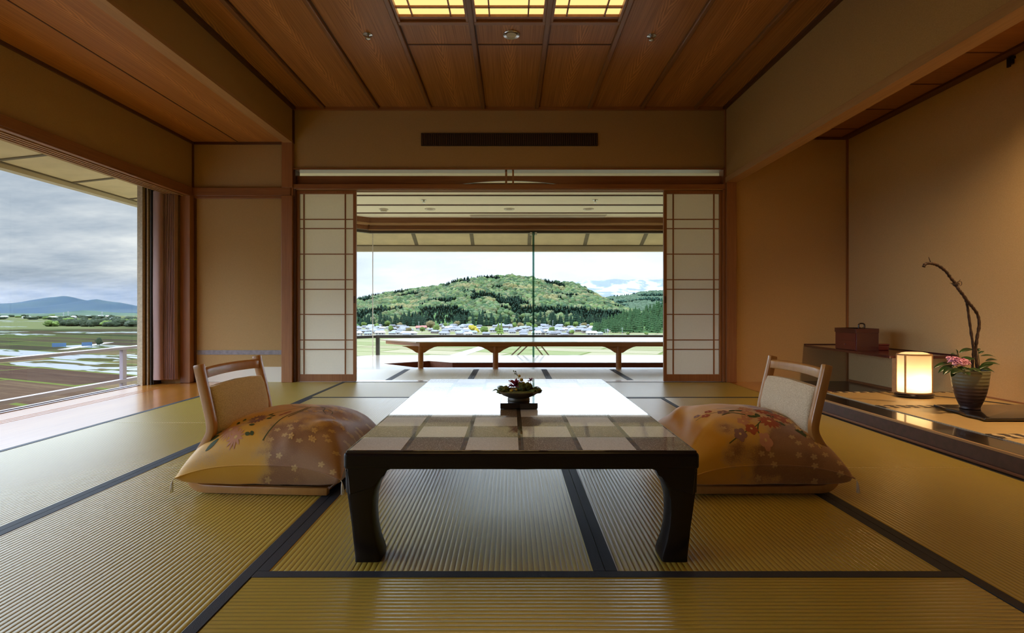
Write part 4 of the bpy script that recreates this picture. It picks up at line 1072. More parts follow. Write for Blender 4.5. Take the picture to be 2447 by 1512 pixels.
LV = [(2276,872,2243,888,.030,-.03,-.06),(2272,866,2232,876,.026,0,-.03),(2274,876,2255,893,.034,-.05,-.09),(2280,872,2262,882,.022,.0,.0),(2283,882,2274,899,.028,-.06,-.09),
      (2292,842,2328,832,.030,0,.02),(2292,862,2330,855,.040,-.03,-.03),(2284,848,2273,845,.020,0,0),(2288,845,2285,834,.016,0,0),(2318,880,2350,893,.042,-.07,-.10),
      (2338,882,2374,866,.034,-.02,0),(2345,870,2391,868,.028,0,.01),(2344,850,2380,850,.018,0,.02),(2338,845,2352,838,.014,0,0),(2350,882,2378,888,.028,-.04,-.05),(2300,884,2276,890,.045,-.09,-.13),
      (2330,892,2310,880,.040,-.05,-.06),(2336,838,2342,832,.014,0,0),(2310,878,2284,886,.04,.03,.05),(2345,884,2362,876,.036,.04,.06),(2300,890,2318,896,.045,-.08,-.12),(2355,862,2385,858,.022,.03,.05)]
for q in LV: lf(*q).build('leaf', M['leaf'], ar, smooth=True)
m = MB()
for pts in ([pv(2312,895,-.02), pv(2296,870), pv(2290,848), pv(2288,838)], [pv(2315,895,-.03), pv(2295,880,-.04), pv(2272,868,-.03)], [pv(2336,895), pv(2340,870), pv(2338,845), pv(2340,836)], [pv(2336,895), pv(2350,878), pv(2372,868)], [pv(2320,895,-.03), pv(2335,882,-.04), pv(2350,882,-.04)]):
    m.tube(smooth_path(pts), .0016, 6)
m.build('leaf_stalk', M['leaf'], ar, smooth=True)
def bloom(c, R, seed, n=26):
    rnd = random.Random(seed); mm = MB()
    for k in range(n):
        an = k*2.399; e = 1.25 - 1.5*k/n
        d = Vector((math.cos(an)*math.cos(e), math.sin(an)*math.cos(e), math.sin(e))) + Vector((0, -.6, .2))
        leaf_mesh(mm, Vector(c) + d.normalized()*R*.15, d, (rnd.uniform(-1, 1), rnd.uniform(-1, 1), 1), R*rnd.uniform(.8, 1.0), R*.85, .35, 5, .35)
    mm.blob(c, R*.45, 10, 6, .3)
    return mm.build('pink_blossom', M['pink'], ar, smooth=True)
bloom(pv(2284, 867, -.05), .038, 2, 40); bloom(pv(2302, 869, -.04), .033, 5, 34); bloom(pv(2267, 858, -.02), .020, 8, 14)

# lacquer boxes on the shelf
zs = .3702
jb = empty('jewellery_box', (2.97, 4.57, zs), 'maroon lacquered box with two drawers and arched handle on the corner shelf', 'box', kind='thing')
x0, x1, y0, y1 = 2.885, 3.075, 4.42, 4.71
boxes((x0+.004, y0, zs, x1, y1, zs+.186)).build('box_body', M['lacquer_maroon'], jb, bevel=.002)
boxes((x0-.002, y0-.002, zs+.148, x1+.002, y1+.002, zs+.186)).build('lid', M['lacquer_maroon'], jb, bevel=.002)
for z0, z1 in ((.006, .078), (.082, .145)):
    d = boxes((x0, y0+.008, zs+z0, x0+.006, y1-.008, zs+z1)).build('drawer', M['lacquer_red'], jb, bevel=.001)
    if z0 < .05: MB().blob((x0-.004, (y0+y1)/2, zs+.048), .005, 8, 6).build('knob', M['chrome'], d)
m = MB()
hy = y0+.012
P = smooth_path([(x0+.03, hy, zs+.184), (x0+.03, hy, zs+.218), (x0+.042, hy, zs+.228), (x0+.066, hy, zs+.228), (x0+.078, hy, zs+.218), (x0+.078, hy, zs+.184)], 4)
m.tube(P, .0062, 8); m.tube(smooth_path([(x0+.03, hy, zs+.198), (x0+.045, hy, zs+.190), (x0+.063, hy, zs+.190), (x0+.078, hy, zs+.198)]), .006, 8)
m.build('handle', M['lacquer_black'], jb, smooth=True)
sb = empty('small_box', (3.14, 4.55, zs), 'small low red lacquered box beside the drawer box on the shelf', 'box', kind='thing')
boxes((3.085, 4.47, zs, 3.20, 4.62, zs+.040)).build('box_body', M['lacquer_red'], sb, bevel=.006)
boxes((3.083, 4.468, zs+.038, 3.202, 4.622, zs+.056)).build('lid', M['lacquer_red'], sb, bevel=.006)
# ================================================================ LANDSCAPE
import numpy as np
GZ = -29.3
def leafmat(name, c, var=.35, sc=.35):
    t = NT(name); at_ = t.n('ShaderNodeAttribute', attribute_name='tint')
    v = t.coord(); nz = t.noise(v, sc, 3)
    oi = t.n('ShaderNodeObjectInfo').outputs['Random']
    base = t.mix(t.math('MULTIPLY', at_.outputs['Fac'], 1.0), c, tuple(q*1.0 for q in c))
    col = t.mix(t.sstep(nz, .3, .7), tuple(q*(1-var) for q in c), tuple(q*(1+var) for q in c))
    col = t.mix(t.math('MULTIPLY', oi, .45), col, tuple(q*.55 for q in c))
    return t.out(t.bsdf(col=col, rough=.9, spec=.1))
# forest colour comes from a per-tree colour attribute
t = NT('forest_leaves'); ca = t.n('ShaderNodeAttribute', attribute_name='treecol')
nz = t.noise(t.coord(), .5, 3)
M['forest'] = t.out(t.bsdf(col=t.mix(t.sstep(nz, .3, .7, 0, .5), ca.outputs['Color'], (.01, .02, .01)), rough=.9, spec=.1))
M['cedar'] = leafmat('cedar_needles', (.026, .060, .022))
M['cedar_dark'] = leafmat('dark_cedar_needles', (.012, .030, .017))
M['broad'] = leafmat('broad_leaves', (.085, .125, .032))
M['broad_yellow'] = leafmat('yellow_leaves', (.30, .24, .035))
M['broad_brown'] = leafmat('brown_leaves', (.12, .10, .045))
M['belt'] = leafmat('belt_leaves', (.026, .038, .020))
M['trunk'] = plain('tree_trunk', (.06, .04, .025), .9)
def terrain_mat(name, c1, c2, sc):
    t = NT(name); v = t.coord()
    return t.out(t.bsdf(col=t.ramp(t.noise(v, sc, 6, .6), [(.35, c1), (.65, c2)]), rough=.95, spec=.05))
M['hillsoil'] = terrain_mat('hill_undergrowth', (.03,.07,.025), (.09,.15,.05), .02)
M['farhill'] = terrain_mat('far_wooded_hill', (.02,.04,.03), (.055,.08,.04), .006)
M['blue_mountain'] = terrain_mat('wooded_mountain', (.012,.022,.024), (.028,.040,.030), .0016)
t = NT('snow_mountain'); tc = t.coord((1, 1, 1)); 
f = t.noise(t.coord((.0022, .0022, .0010)), 1.0, 7, .7)
M['snow'] = t.out(t.bsdf(col=t.ramp(f, [(.47, (.05,.065,.085)), (.56, (.26,.27,.285))]), rough=.9, spec=0.0))

def hill(name, sil, Yr, Yf, depth, mat, label, nx=110, ny=24, rough_=0.03, floor_z=GZ-1, xpad=0, cat='hill'):
    """ridge silhouette given in picture columns/rows, standing at distance Yr; foot at Yf"""
    pts = sorted(sil); xs_ = np.array([p[0] for p in pts]); ys_ = np.array([p[1] for p in pts])
    u = np.linspace(xs_[0], xs_[-1], nx); hy = np.interp(u, xs_, ys_)
    X_ = (u-1222)*Yr/F; Z_ = H + (741-hy)*Yr/F
    vs = []; rows = ny + 6
    def zf(x, zr, t_):
        s = t_ if t_ <= 1 else max(0, 1-(t_-1)*1.6)
        s2 = s**.8*(1 - .12*math.sin(PI*min(t_, 1)))
        nn = noise.noise(Vector((x/(Yr*.05), t_*3.1, 1.3)))*.22*math.sin(PI*min(t_, 1)) + noise.noise(Vector((x/(Yr*.016), t_*7, 5)))*.05*math.sin(PI*min(t_, 1))
        return floor_z + (zr-floor_z)*max(0, s2*(1+nn*.9))
    for j in range(rows):
        t_ = j/(ny-1) if j < ny else 1 + (j-ny+1)/6*.62
        for i in range(nx):
            y = Yf + (Yr-Yf)*t_
            vs.append((X_[i], y, zf(X_[i], Z_[i], t_)))
    fs = [(j*nx+i, j*nx+i+1, (j+1)*nx+i+1, (j+1)*nx+i) for j in range(rows-1) for i in range(nx-1)]
    o = MB().add(vs, fs).build(name, mat, None, smooth=True)
    tag(o, label, cat, None, 'structure')
    return vs, nx, rows

SIL = [(560,752),(700,738),(800,722),(850,716),(895,706),(940,698),(990,690),(1040,684),(1070,677),(1095,668),(1120,665),(1150,662),(1185,659),(1215,658),(1245,660),(1270,663),(1300,671),(1330,673),(1365,675),(1390,684),(1415,697),(1440,712),(1465,725),(1490,736),(1530,748),(1620,760),(1700,768)]
SIL = [(a, b+5) for a, b in SIL]
YR_, YF_ = 1500., 1010.
hv, hnx, hrows = hill('hill', SIL, YR_, YF_, 0, M['hillsoil'], 'big round wooded hill beyond the village', 150, 40, cat='hill')
hill('hill', [(1380,730),(1430,716),(1470,711),(1500,708),(1530,701),(1560,698),(1600,697),(1680,690),(1760,700)], 2600., 1900., 0, M['farhill'], 'farther wooded hill to the right of the round hill', 60, 20)
hill('hill', [(760,724),(850,716),(900,712),(930,714),(970,710),(1010,708),(1100,712)], 5200., 4300., 0, M['blue_mountain'], 'faint far hill left of the round hill', 60, 14)
hill('mountain', [(1200,720),(1300,700),(1370,676),(1400,668),(1430,671),(1470,666),(1500,669),(1530,666),(1560,668),(1600,664),(1680,672),(1800,690)], 14000., 11500., 0, M['snow'], 'snow-streaked mountain range in the haze', 120, 30, cat='mountain')
LS = [(-900,735),(-500,720),(-200,733),(-60,730),(0,725),(30,724),(60,720),(90,717),(110,711),(135,709),(152,706.5),(170,709),(190,714),(210,718),(228,714),(245,717),(262,720),(290,723),(310,728),(330,734),(380,738),(470,742)]
hill('mountain', LS, 6200., 5000., 0, M['blue_mountain'], 'long blue mountain seen through the side window', 150, 30, cat='mountain')
hill('hill', [(-600,748),(0,752),(30,749),(100,750),(150,746),(200,741),(230,743),(280,747),(330,748),(400,750)], 3200., 2900., 0, M['farhill'], 'low dark hills in front of the blue mountain', 80, 10)
RS = [(1425,789),(1450,767),(1470,757),(1500,750),(1540,742),(1600,722),(1700,700),(1850,690)]
rv, rnx, rrows = hill('hill', [(a, b+8) for a, b in RS], 900., 690., 0, M['hillsoil'], 'cedar-covered slope at the right of the valley', 60, 20)

# ---- ground: rice paddies
t = NT('rice_paddies'); tc = t.n('ShaderNodeTexCoord'); o_ = tc.outputs['Object']
mp = t.n('ShaderNodeMapping', {'Vector': o_, 'Rotation': (0, 0, math.radians(24)), 'Location': (7., 3., 0)}).outputs[0]
br = t.n('ShaderNodeTexBrick', {'Vector': mp, 'Color1': (0,0,0,1), 'Color2': (1,1,1,1), 'Mortar': (.5,.5,.5,1), 'Scale': 1.0, 'Mortar Size': 1.3, 'Mortar Smooth': .1, 'Bias': 0.0, 'Brick Width': 95.0, 'Row Height': 31.0})
cell = t.n('ShaderNodeSeparateColor', {0: br.outputs[0]}).outputs[0]
sp = t.n('ShaderNodeSeparateXYZ', {0: o_})
nzb = t.noise(o_, .012, 5); nzf = t.noise(t.n('ShaderNodeMapping', {'Vector': mp, 'Scale': (.03, .35, 1)}).outputs[0], 1.0, 5, .65)
brown = t.ramp(t.math('ADD', t.math('MULTIPLY', cell, .6), t.math('MULTIPLY', nzf, .45)), [(.2, (.030,.018,.014)), (.42, (.052,.033,.022)), (.6, (.095,.066,.038)), (.8, (.035,.034,.014))])
far_green = t.ramp(t.math('ADD', t.math('MULTIPLY', cell, .5), t.math('MULTIPLY', nzf, .5)), [(.25, (.016,.024,.011)), (.5, (.034,.024,.018)), (.7, (.034,.044,.016))])
dist = t.n('ShaderNodeVectorMath', {0: o_}, operation='LENGTH').outputs['Value']
col = t.mix(t.sstep(t.math('ADD', dist, t.math('MULTIPLY', nzb, 300)), 520, 700), brown, far_green)
col = t.mix(t.sstep(t.math('ADD', dist, t.math('MULTIPLY', nzb, 400)), 1250, 1400), col, t.mix(nzf, (.10,.095,.045), (.045,.062,.03)))
# straw-coloured dry fields ahead, coloured paler to stand in for sunlight
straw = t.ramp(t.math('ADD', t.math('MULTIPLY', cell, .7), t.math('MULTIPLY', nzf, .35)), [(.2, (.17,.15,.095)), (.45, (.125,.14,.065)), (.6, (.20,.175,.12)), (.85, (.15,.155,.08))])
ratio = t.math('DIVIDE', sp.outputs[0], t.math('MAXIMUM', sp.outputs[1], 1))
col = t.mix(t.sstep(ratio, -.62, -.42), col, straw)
col = t.mix(t.math('MULTIPLY', br.outputs['Fac'], .8), col, (.055,.075,.016))
nzw = t.noise(t.n('ShaderNodeMapping', {'Vector': mp, 'Scale': (.025, .09, 1)}).outputs[0], 1.0, 2, .5)
wet = t.math('MULTIPLY', t.math('GREATER_THAN', cell, .86), t.sstep(nzw, .46, .50))
wet = t.math('MULTIPLY', wet, t.math('SUBTRACT', 1.0, br.outputs['Fac']))
wet = t.math('MULTIPLY', wet, t.sstep(ratio, -.35, -.55))
dry = t.n('ShaderNodeBsdfDiffuse', {'Color': col}).outputs[0]
water = t.bsdf(col=(.20,.21,.22), rough=.12, ior=1.6, spec=1.0)
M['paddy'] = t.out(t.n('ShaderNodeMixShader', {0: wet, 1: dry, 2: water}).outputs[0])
g = MB()
R_ = 16000
g.add([(-R_, -400, GZ), (R_, -400, GZ), (R_, R_, GZ), (-R_, R_, GZ)], [(0,1,2,3)])
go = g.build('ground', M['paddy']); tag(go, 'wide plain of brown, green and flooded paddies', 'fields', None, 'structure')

# ---- trees on the hills as one forest
rng = np.random.default_rng(5)
def ico():
    bm = bmesh.new(); bmesh.ops.create_icosphere(bm, subdivisions=2, radius=1)
    v = np.array([q.co[:] for q in bm.verts]); f = np.array([[x.index for x in q.verts] for q in bm.faces]); bm.free(); return v, f
def cone():
    n = 7; v = [(0, 0, 1.0)]
    for r, z in ((.42, .45), (.22, .50), (.75, .10), (.45, .15), (1., -.35), (.9, -1.0)):
        v += [(r*math.cos(2*PI*k/n+z*3), r*math.sin(2*PI*k/n+z*3), z) for k in range(n)]
    f = [(0, 1+k, 1+(k+1) % n) for k in range(n)]
    for l in range(5):
        a = 1+l*n; b = a+n
        for k in range(n):
            f += [(a+k, b+k, b+(k+1) % n), (a+k, b+(k+1) % n, a+(k+1) % n)]
    return np.array(v), np.array(f)
ICO, CONE = ico(), cone()
def forest(name, items, label):
    """items: (x,y,z,rx,rz,kind,color)"""
    V = []; Fc = []; C = []; base = 0
    for x, y, z, rx, rz, kind, c in items:
        v, f = CONE if kind else ICO
        a = rng.random()*6.28; ca_, sa = math.cos(a), math.sin(a)
        vv = np.empty_like(v)
        jit = 1 + (0 if kind else .16)*rng.standard_normal(len(v))[:, None]
        w = v*jit
        vv[:, 0] = (w[:, 0]*ca_-w[:, 1]*sa)*rx + x; vv[:, 1] = (w[:, 0]*sa+w[:, 1]*ca_)*rx + y; vv[:, 2] = w[:, 2]*rz + z
        V.append(vv); Fc.append(f+base); C.append(np.tile(np.array([*c, 1.0]), (len(v), 1))); base += len(v)
    V = np.concatenate(V); Fc = np.concatenate(Fc); C = np.concatenate(C)
    me = bpy.data.meshes.new(name)
    me.vertices.add(len(V)); me.vertices.foreach_set('co', V.ravel())
    me.loops.add(Fc.size); me.loops.foreach_set('vertex_index', Fc.ravel().astype(np.int32))
    me.polygons.add(len(Fc)); me.polygons.foreach_set('loop_start', np.arange(0, Fc.size, 3, dtype=np.int32)); me.polygons.foreach_set('loop_total', np.full(len(Fc), 3, dtype=np.int32))
    me.update(calc_edges=True)
    at_ = me.color_attributes.new('treecol', 'FLOAT_COLOR', 'POINT'); at_.data.foreach_set('color', C.ravel())
    me.materials.append(M['forest'])
    o = bpy.data.objects.new(name, me); COL.objects.link(o)
    tag(o, label, 'forest', None, 'stuff'); return o
def nz2(x, y, s, k=0.): return noise.noise(Vector((x/s, y/s, k)))
items = []
HV = np.array(hv).reshape(hrows, hnx, 3)
def hill_z(HVa, x, y):
    n_r, n_c = HVa.shape[:2]
    ix = np.interp(x, HVa[0, :, 0], np.arange(n_c)); iy = np.interp(y, HVa[:, 0, 1], np.arange(n_r))
    i0 = int(min(ix, n_c-2)); j0 = int(min(iy, n_r-2)); fx = ix-i0; fy = iy-j0
    return (HVa[j0, i0, 2]*(1-fx)*(1-fy)+HVa[j0, i0+1, 2]*fx*(1-fy)+HVa[j0+1, i0, 2]*(1-fx)*fy+HVa[j0+1, i0+1, 2]*fx*fy)
pal = [(.075,.115,.04), (.10,.14,.048), (.05,.09,.033), (.125,.145,.06), (.042,.075,.034), (.085,.12,.055), (.13,.135,.065)]
for k in range(9500):
    y = YF_ + (YR_+25-YF_)*rng.random()**.85; x = rng.uniform(-560, 420)*y/1300
    px = 1222 + x*F/y
    if px < 790 or px > 1660: continue
    z = hill_z(HV, x, y); t_ = (y-YF_)/(YR_-YF_)
    con = nz2(x*.8+y*.35, y*.5-x*.3, 75, 2.) + .55*nz2(x, y, 33, 7.)
    if (con > .30) or (t_ < .22 and nz2(x, y, 90, 4.) > -.05):
        h_ = rng.uniform(6.5, 9.5); items.append((x, y, z+h_*.6, rng.uniform(2.6, 3.6), h_, 1, tuple(np.array((.015,.036,.024))*rng.uniform(.8, 1.4))))
    else:
        c = np.array(pal[int(rng.integers(len(pal)))])*rng.uniform(.64, 1.0)*(1+.35*nz2(x, y, 60, 9.))
        if nz2(x, y, 70, 12.) > .33: c = c*.5 + np.array((.22,.17,.07))*.5
        r = rng.uniform(4.0, 7.2); items.append((x, y, z+r*.7, r, r*rng.uniform(.75, 1.0), 0, tuple(np.clip(c, .01, .6))))
forest('forest', items, 'mixed light green and dark cedar forest covering the round hill')
RV = np.array(rv).reshape(rrows, rnx, 3)
items = []
for k in range(2600):
    y = rng.uniform(1900, 2620); px = rng.uniform(1390, 1740); x = (px-1222)*y/F
    zt__ = np.interp(px, [1380,1430,1470,1500,1530,1560,1600,1680,1760], [730,716,711,708,701,698,697,690,700])
    zr = H+(741-zt__)*2600/F; s = ((y-1900)/700)
    z = GZ + (zr-GZ)*min(1, s)**.8*(1-.12*math.sin(PI*min(1, s)))
    if nz2(x, y, 120, 3.) > .1: items.append((x, y, z+4, 6, 11, 1, (.03,.075,.055)))
    else: items.append((x, y, z+2, rng.uniform(7, 12), 8, 0, tuple(np.array((.055,.085,.050))*rng.uniform(.75, 1.2))))
forest('forest', items, 'hazy green forest on the farther hill')

# ---- individual trees
def tree_mesh(kind, seed):
    rnd = random.Random(seed); m = MB()
    if kind == 'cedar':
        n = 11; zs_ = [0.0, .12, .121, .3, .301, .48, .481, .65, .651, .80, .801, .92, 1.0]
        rr_ = [.10, .30, .98, .60, .86, .48, .70, .36, .52, .24, .34, .12, .01]
        rings = [[(r*math.cos(2*PI*k/n+z*5)*(1+.18*rnd.uniform(-1, 1)), r*math.sin(2*PI*k/n+z*5)*(1+.18*rnd.uniform(-1, 1)), z+.02*rnd.uniform(-1, 1)) for k in range(n)] for r, z in zip(rr_, zs_)]
        m.loft(rings)
    else:
        for k in range(9):
            a = rnd.random()*6.28; q = rnd.random()**.5*.55
            m.blob((q*math.cos(a), q*math.sin(a), .58+rnd.uniform(-.14, .18)), (rnd.uniform(.38, .6), rnd.uniform(.38, .6), rnd.uniform(.2, .32)), 9, 7, .6, seed=seed*10+k)
    return m
def tree(name, kind, x, y, z, rad, h_, mat, label, grp, proto={}):
    key = (kind, mat.name, random.randrange(4))
    if key not in proto:
        c = tree_mesh(kind, hash(key[2]) % 97 + (3 if kind == 'cedar' else 50)).build('crown', mat, None, smooth=(kind != 'cedar'))
        tr = MB().tube([(0, 0, -.02), (0, 0, .5)], [.06, .03], 6).build('trunk', M['trunk'])
        proto[key] = (c.data, tr.data); bpy.data.objects.remove(c); bpy.data.objects.remove(tr)
    cm, tm = proto[key]
    r = bpy.data.objects.new(name, cm); COL.objects.link(r)
    r.location = (x, y, z); r.scale = (rad, rad, h_); r.rotation_euler = (0, 0, random.random()*6.28)
    tag(r, label, 'tree', grp, 'thing')
    k = bpy.data.objects.new('trunk', tm); COL.objects.link(k); k.parent = r
    return r
rr = random.Random(21); taken = []
def free(x, y, d):
    for a, b, c in taken:
        if (a-x)**2 + (b-y)**2 < (c+d)**2: return False
    taken.append((x, y, d)); return True
# cedars on the right slope, nearest and largest
cnt = 0
for k in range(1500):
    if cnt >= 230: break
    y = 690 + 225*rr.random()**.8; px = rr.uniform(1418, 1700)
    x = (px-1222)*y/F
    if px < 1440 and y > 760: continue
    if px > 1600 and rr.random() < .6: continue
    z = hill_z(RV, x, y); 
    if z < GZ+.2: z = GZ
    if not free(x, y, 2.0): continue
    h_ = rr.uniform(13, 19)
    tree('cedar_tree', 'cedar', x, y, z-.5, rr.uniform(3.4, 4.8), h_, M['cedar'], 'tall green cedar on the slope at the right of the valley', 'cedars on the right slope'); cnt += 1
# dark cedar rows at the foot of the hill
for k in range(190):
    px = rr.choice([rr.uniform(860, 1010), rr.uniform(962, 1020), rr.uniform(1080, 1200), rr.uniform(1200, 1460), rr.uniform(1280, 1450)])
    y = rr.uniform(985, 1040); x = (px-1222)*y/F
    if not free(x, y, 2.6): continue
    tree('cedar_tree', 'cedar', x, y, max(GZ, hill_z(HV, x, y))-.5, rr.uniform(4, 5.5), rr.uniform(16, 25), M['cedar_dark'], 'dark cedar at the foot of the round hill', 'dark cedars at the hill foot')
# broad trees between the houses
spots = [(1027,786,13,'broad_brown'),(1042,792,9,'broad'),(1008,792,7,'broad'),(1022,780,10,'belt'),(1092,778,10,'broad_brown'),(1068,783,9,'broad'),(1128,793,10,'broad_yellow'),(1140,796,7,'broad_yellow'),(1158,795,9,'broad'),(1190,794,8,'broad'),
         (1245,785,10,'broad_brown'),(1262,783,10,'broad'),(1280,788,9,'broad'),(1285,782,10,'belt'),(1318,795,8,'broad'),(1366,798,6,'broad'),(1230,782,9,'broad'),(1355,780,9,'broad'),(1375,779,9,'broad'),(1395,782,9,'broad_brown'),
         (1415,783,9,'broad'),(1430,785,8,'broad'),(935,790,8,'broad'),(975,795,7,'broad_brown'),(1500,800,4,'broad'),(1545,800,4,'broad'),(870,780,9,'broad'),(900,782,8,'broad'),(925,778,10,'broad'),(955,781,9,'broad_brown')]
labs = {'broad': 'light green broadleaf tree', 'broad_brown': 'brownish budding tree', 'broad_yellow': 'yellow spring tree', 'belt': 'dark round tree'}
for i, (px, py, r_, mk) in enumerate(spots):
    y = 30*F/(py-741+2); x = (px-1222)*y/F
    free(x, y, r_*.6)
    tree('broadleaf_tree', 'broad', x, y, GZ, r_*.62, r_*1.05, M[mk], labs[mk] + ' among the village houses', 'village ' + mk.replace('_', ' ') + ' trees')
# tall pointed light green trees
for px, py in ((1191, 797), (1198, 797)):
    y = 640; tree('cedar_tree', 'cedar', (px-1222)*y/F, y, GZ, 3.2, 16, M['broad'], 'pointed bright green tree in the middle of the village', 'pointed village trees')
# belt of trees across the plain (side window)
for k in range(150):
    px = rr.uniform(122, 420); y = rr.uniform(960, 1100) if k < 90 else rr.uniform(1100, 1500); x = (px-1222)*y/F
    if not free(x, y, 5.5): continue
    tree('broadleaf_tree', 'broad', x, y, GZ-4.5, rr.uniform(9, 13), rr.uniform(13, 17), M['belt'] if rr.random() < .88 else M['broad'], 'tree of the dark belt across the paddies', 'tree belt across the paddies')
for k in range(60):
    px = rr.uniform(-300, 330); y = rr.uniform(1700, 2400); x = (px-1222)*y/F
    if not free(x, y, 12): continue
    tree('broadleaf_tree', 'broad', x, y, GZ-4, rr.uniform(12, 22), rr.uniform(10, 15), M['belt'] if rr.random() < .75 else M['broad'], 'far tree at the edge of the plain', 'far trees at the edge of the plain')
y = 440; tree('broadleaf_tree', 'broad', (238-1222)*y/F, y, GZ, 3.0, 7, M['belt'], 'lone small tree by the blue netting in the paddies', None)

# ---- houses
M['roof_grey'] = plain('grey_roof_tiles', (.09,.095,.11), .5, var=.2, bscale=.4)
M['roof_blue'] = plain('blue_grey_roof', (.11,.13,.165), .5)
M['roof_red'] = plain('red_roof', (.24,.065,.05), .6)
M['roof_dark'] = plain('dark_roof', (.035,.038,.045), .5)
M['roof_white'] = plain('white_roof', (.26,.27,.28), .5)
M['wall_white'] = plain('house_wall_white', (.26,.25,.23), .8)
M['wall_brown'] = plain('house_wall_brown', (.11,.085,.065), .8)
M['pane_dark'] = plain('house_window', (.03,.035,.045), .2)
hp = {}
def house(x, y, w, d, h_, rz, roof, wall, label, grp):
    key = (roof, wall)
    if key not in hp:
        r = MB().box(-.5, -.5, 0, .5, .5, .62).build('village_house', M[wall])
        rf = MB().prism([(-.58, .56), (0, 1.0), (.58, .56), (.58, .60), (0, 1.05), (-.58, .60)], 'x', -.56, .56)
        rf = MB(); rf.loft([[(-.57, -.62, .56), (.57, -.62, .56), (.57, .62, .56), (-.57, .62, .56)], [(-.57, -.62, .60), (.57, -.62, .60), (.57, .62, .60), (-.57, .62, .60)], [(-.42, -.03, 1.0), (.42, -.03, 1.0), (.42, .03, 1.0), (-.42, .03, 1.0)]])
        f = rf.build('roof', M[roof]); 
        wd = MB()
        for xx in (-.3, .02, .3): wd.box(xx-.08, -.505, .30, xx+.08, -.495, .50)
        wn_ = wd.build('window', M['pane_dark'])
        hp[key] = (r.data, f.data, wn_.data)
        for q in (r, f, wn_): bpy.data.objects.remove(q)
    a, b, c = hp[key]
    r = bpy.data.objects.new('village_house', a); COL.objects.link(r); r.location = (x, y, GZ); r.scale = (w, d, h_); r.rotation_euler = (0, 0, rz)
    tag(r, label, 'house', grp, 'thing')
    for nme, dt in (('roof', b), ('window', c)):
        q = bpy.data.objects.new(nme, dt); COL.objects.link(q); q.parent = r
kinds = [('roof_grey','wall_white','white-walled house with grey tiled roof'),('roof_blue','wall_white','white-walled house with blue-grey roof'),('roof_dark','wall_brown','brown-walled house with dark roof'),
         ('roof_white','wall_white','pale building with white roof'),('roof_grey','wall_brown','brown-walled house with grey tiled roof')]
for k in range(240):
    px = rr.choice([rr.uniform(845, 980), rr.uniform(1050, 1130), rr.uniform(1200, 1330), rr.uniform(1320, 1450), rr.uniform(845, 1450)])
    y = rr.uniform(600, 960); x = (px-1222)*y/F
    rf, wl, lb = kinds[rr.choice((0,0,0,1,1,2,2,3,4,4))]
    sc_ = rr.uniform(.6, 1.0)
    if not free(x, y, 6.6*sc_): continue
    house(x, y, 12*sc_, 8.5*sc_, 6.5*sc_, rr.uniform(-.5, .5), rf, wl, lb + ' in the village below the round hill', 'village ' + lb.split(' with ')[1] + ' houses')
for px in (1001, 1013):
    y = 790 if px < 1010 else 800
    house((px-1222)*y/F, y, 9, 8, 7, .1, 'roof_red', 'wall_white', 'house with red roof beside the dark round tree', 'red-roofed village houses')
house((977-1222)*620/F, 620, 17, 9, 5.5, 0, 'roof_white', 'wall_white', 'low white domed shed at the near edge of the village', None)
for i, (px, w, y) in enumerate(((176,14,2000),(205,40,2100),(230,60,2150),(262,30,2150),(275,22,1500),(64,24,1900),(125,26,1900),(10,20,2000))):
    house((px-1222)*y/F, y, w*.9, 14, 9, .3, 'roof_white', 'wall_white', 'large white works building beyond the tree belt', 'white buildings beyond the tree belt')

# blue netting, pylons
nb = empty('blue_net_fence', ((165-1222)*430/F, 430, GZ), 'blue netting fence standing in the paddies', 'fence', None, 'thing')
M['blue_net'] = plain('blue_net', (.03,.07,.14), .8)
p = [at(124, 829, 430), at(158, 827, 436), at(158, 827, 436), at(195, 825, 440), at(220, 822, 446)]
m = MB()
for a_, b_ in ((p[0], p[1]), (p[3], p[4])):
    m.loft([[(a_.x, a_.y, GZ), (b_.x, b_.y, GZ), (b_.x, b_.y+.1, GZ), (a_.x, a_.y+.1, GZ)], [(a_.x, a_.y, GZ+3.2), (b_.x, b_.y, GZ+3.2), (b_.x, b_.y+.1, GZ+3.2), (a_.x, a_.y+.1, GZ+3.2)]])
m.build('net', M['blue_net'], nb)
M['path'] = plain('gravel', (.22,.21,.19), .9)
pl_ = MB()
for a_, b_, w in (((150, 835), (262, 818), 3.5), ((1090, 850), (1165, 826), 5)):
    ya_ = 30*F/(a_[1]-741); yb_ = 30*F/(b_[1]-741)
    A = Vector(((a_[0]-1222)*ya_/F, ya_, GZ+.05)); B = Vector(((b_[0]-1222)*yb_/F, yb_, GZ+.05)); s = (B-A).cross(Vector((0,0,1))).normalized()*w
    pl_.loft([[A-s, A+s, B+s, B-s], [q+Vector((0,0,.1)) for q in (A-s, A+s, B+s, B-s)]])
tag(pl_.build('path', M['path']), 'pale farm track between the fields', 'path', None, 'structure')
M['pole'] = plain('grey_pole', (.18,.19,.20), .6)
for px, pb, pt in ((152, 757, 746), (163, 757, 743), (244, 757, 744)):
    y = 1900; x = (px-1222)*y/F; b_ = GZ; tz = H+(741-pt)*y/F
    q = MB(); q.tube([(x, y, b_), (x, y, tz)], 1.0, 5); q.tube([(x-4, y, tz-4), (x+4, y, tz-4)], .6, 5)
    tag(q.build('pylon', M['pole']), 'thin grey pylon beyond the tree belt', 'pylon', 'pylons beyond the tree belt', 'thing')
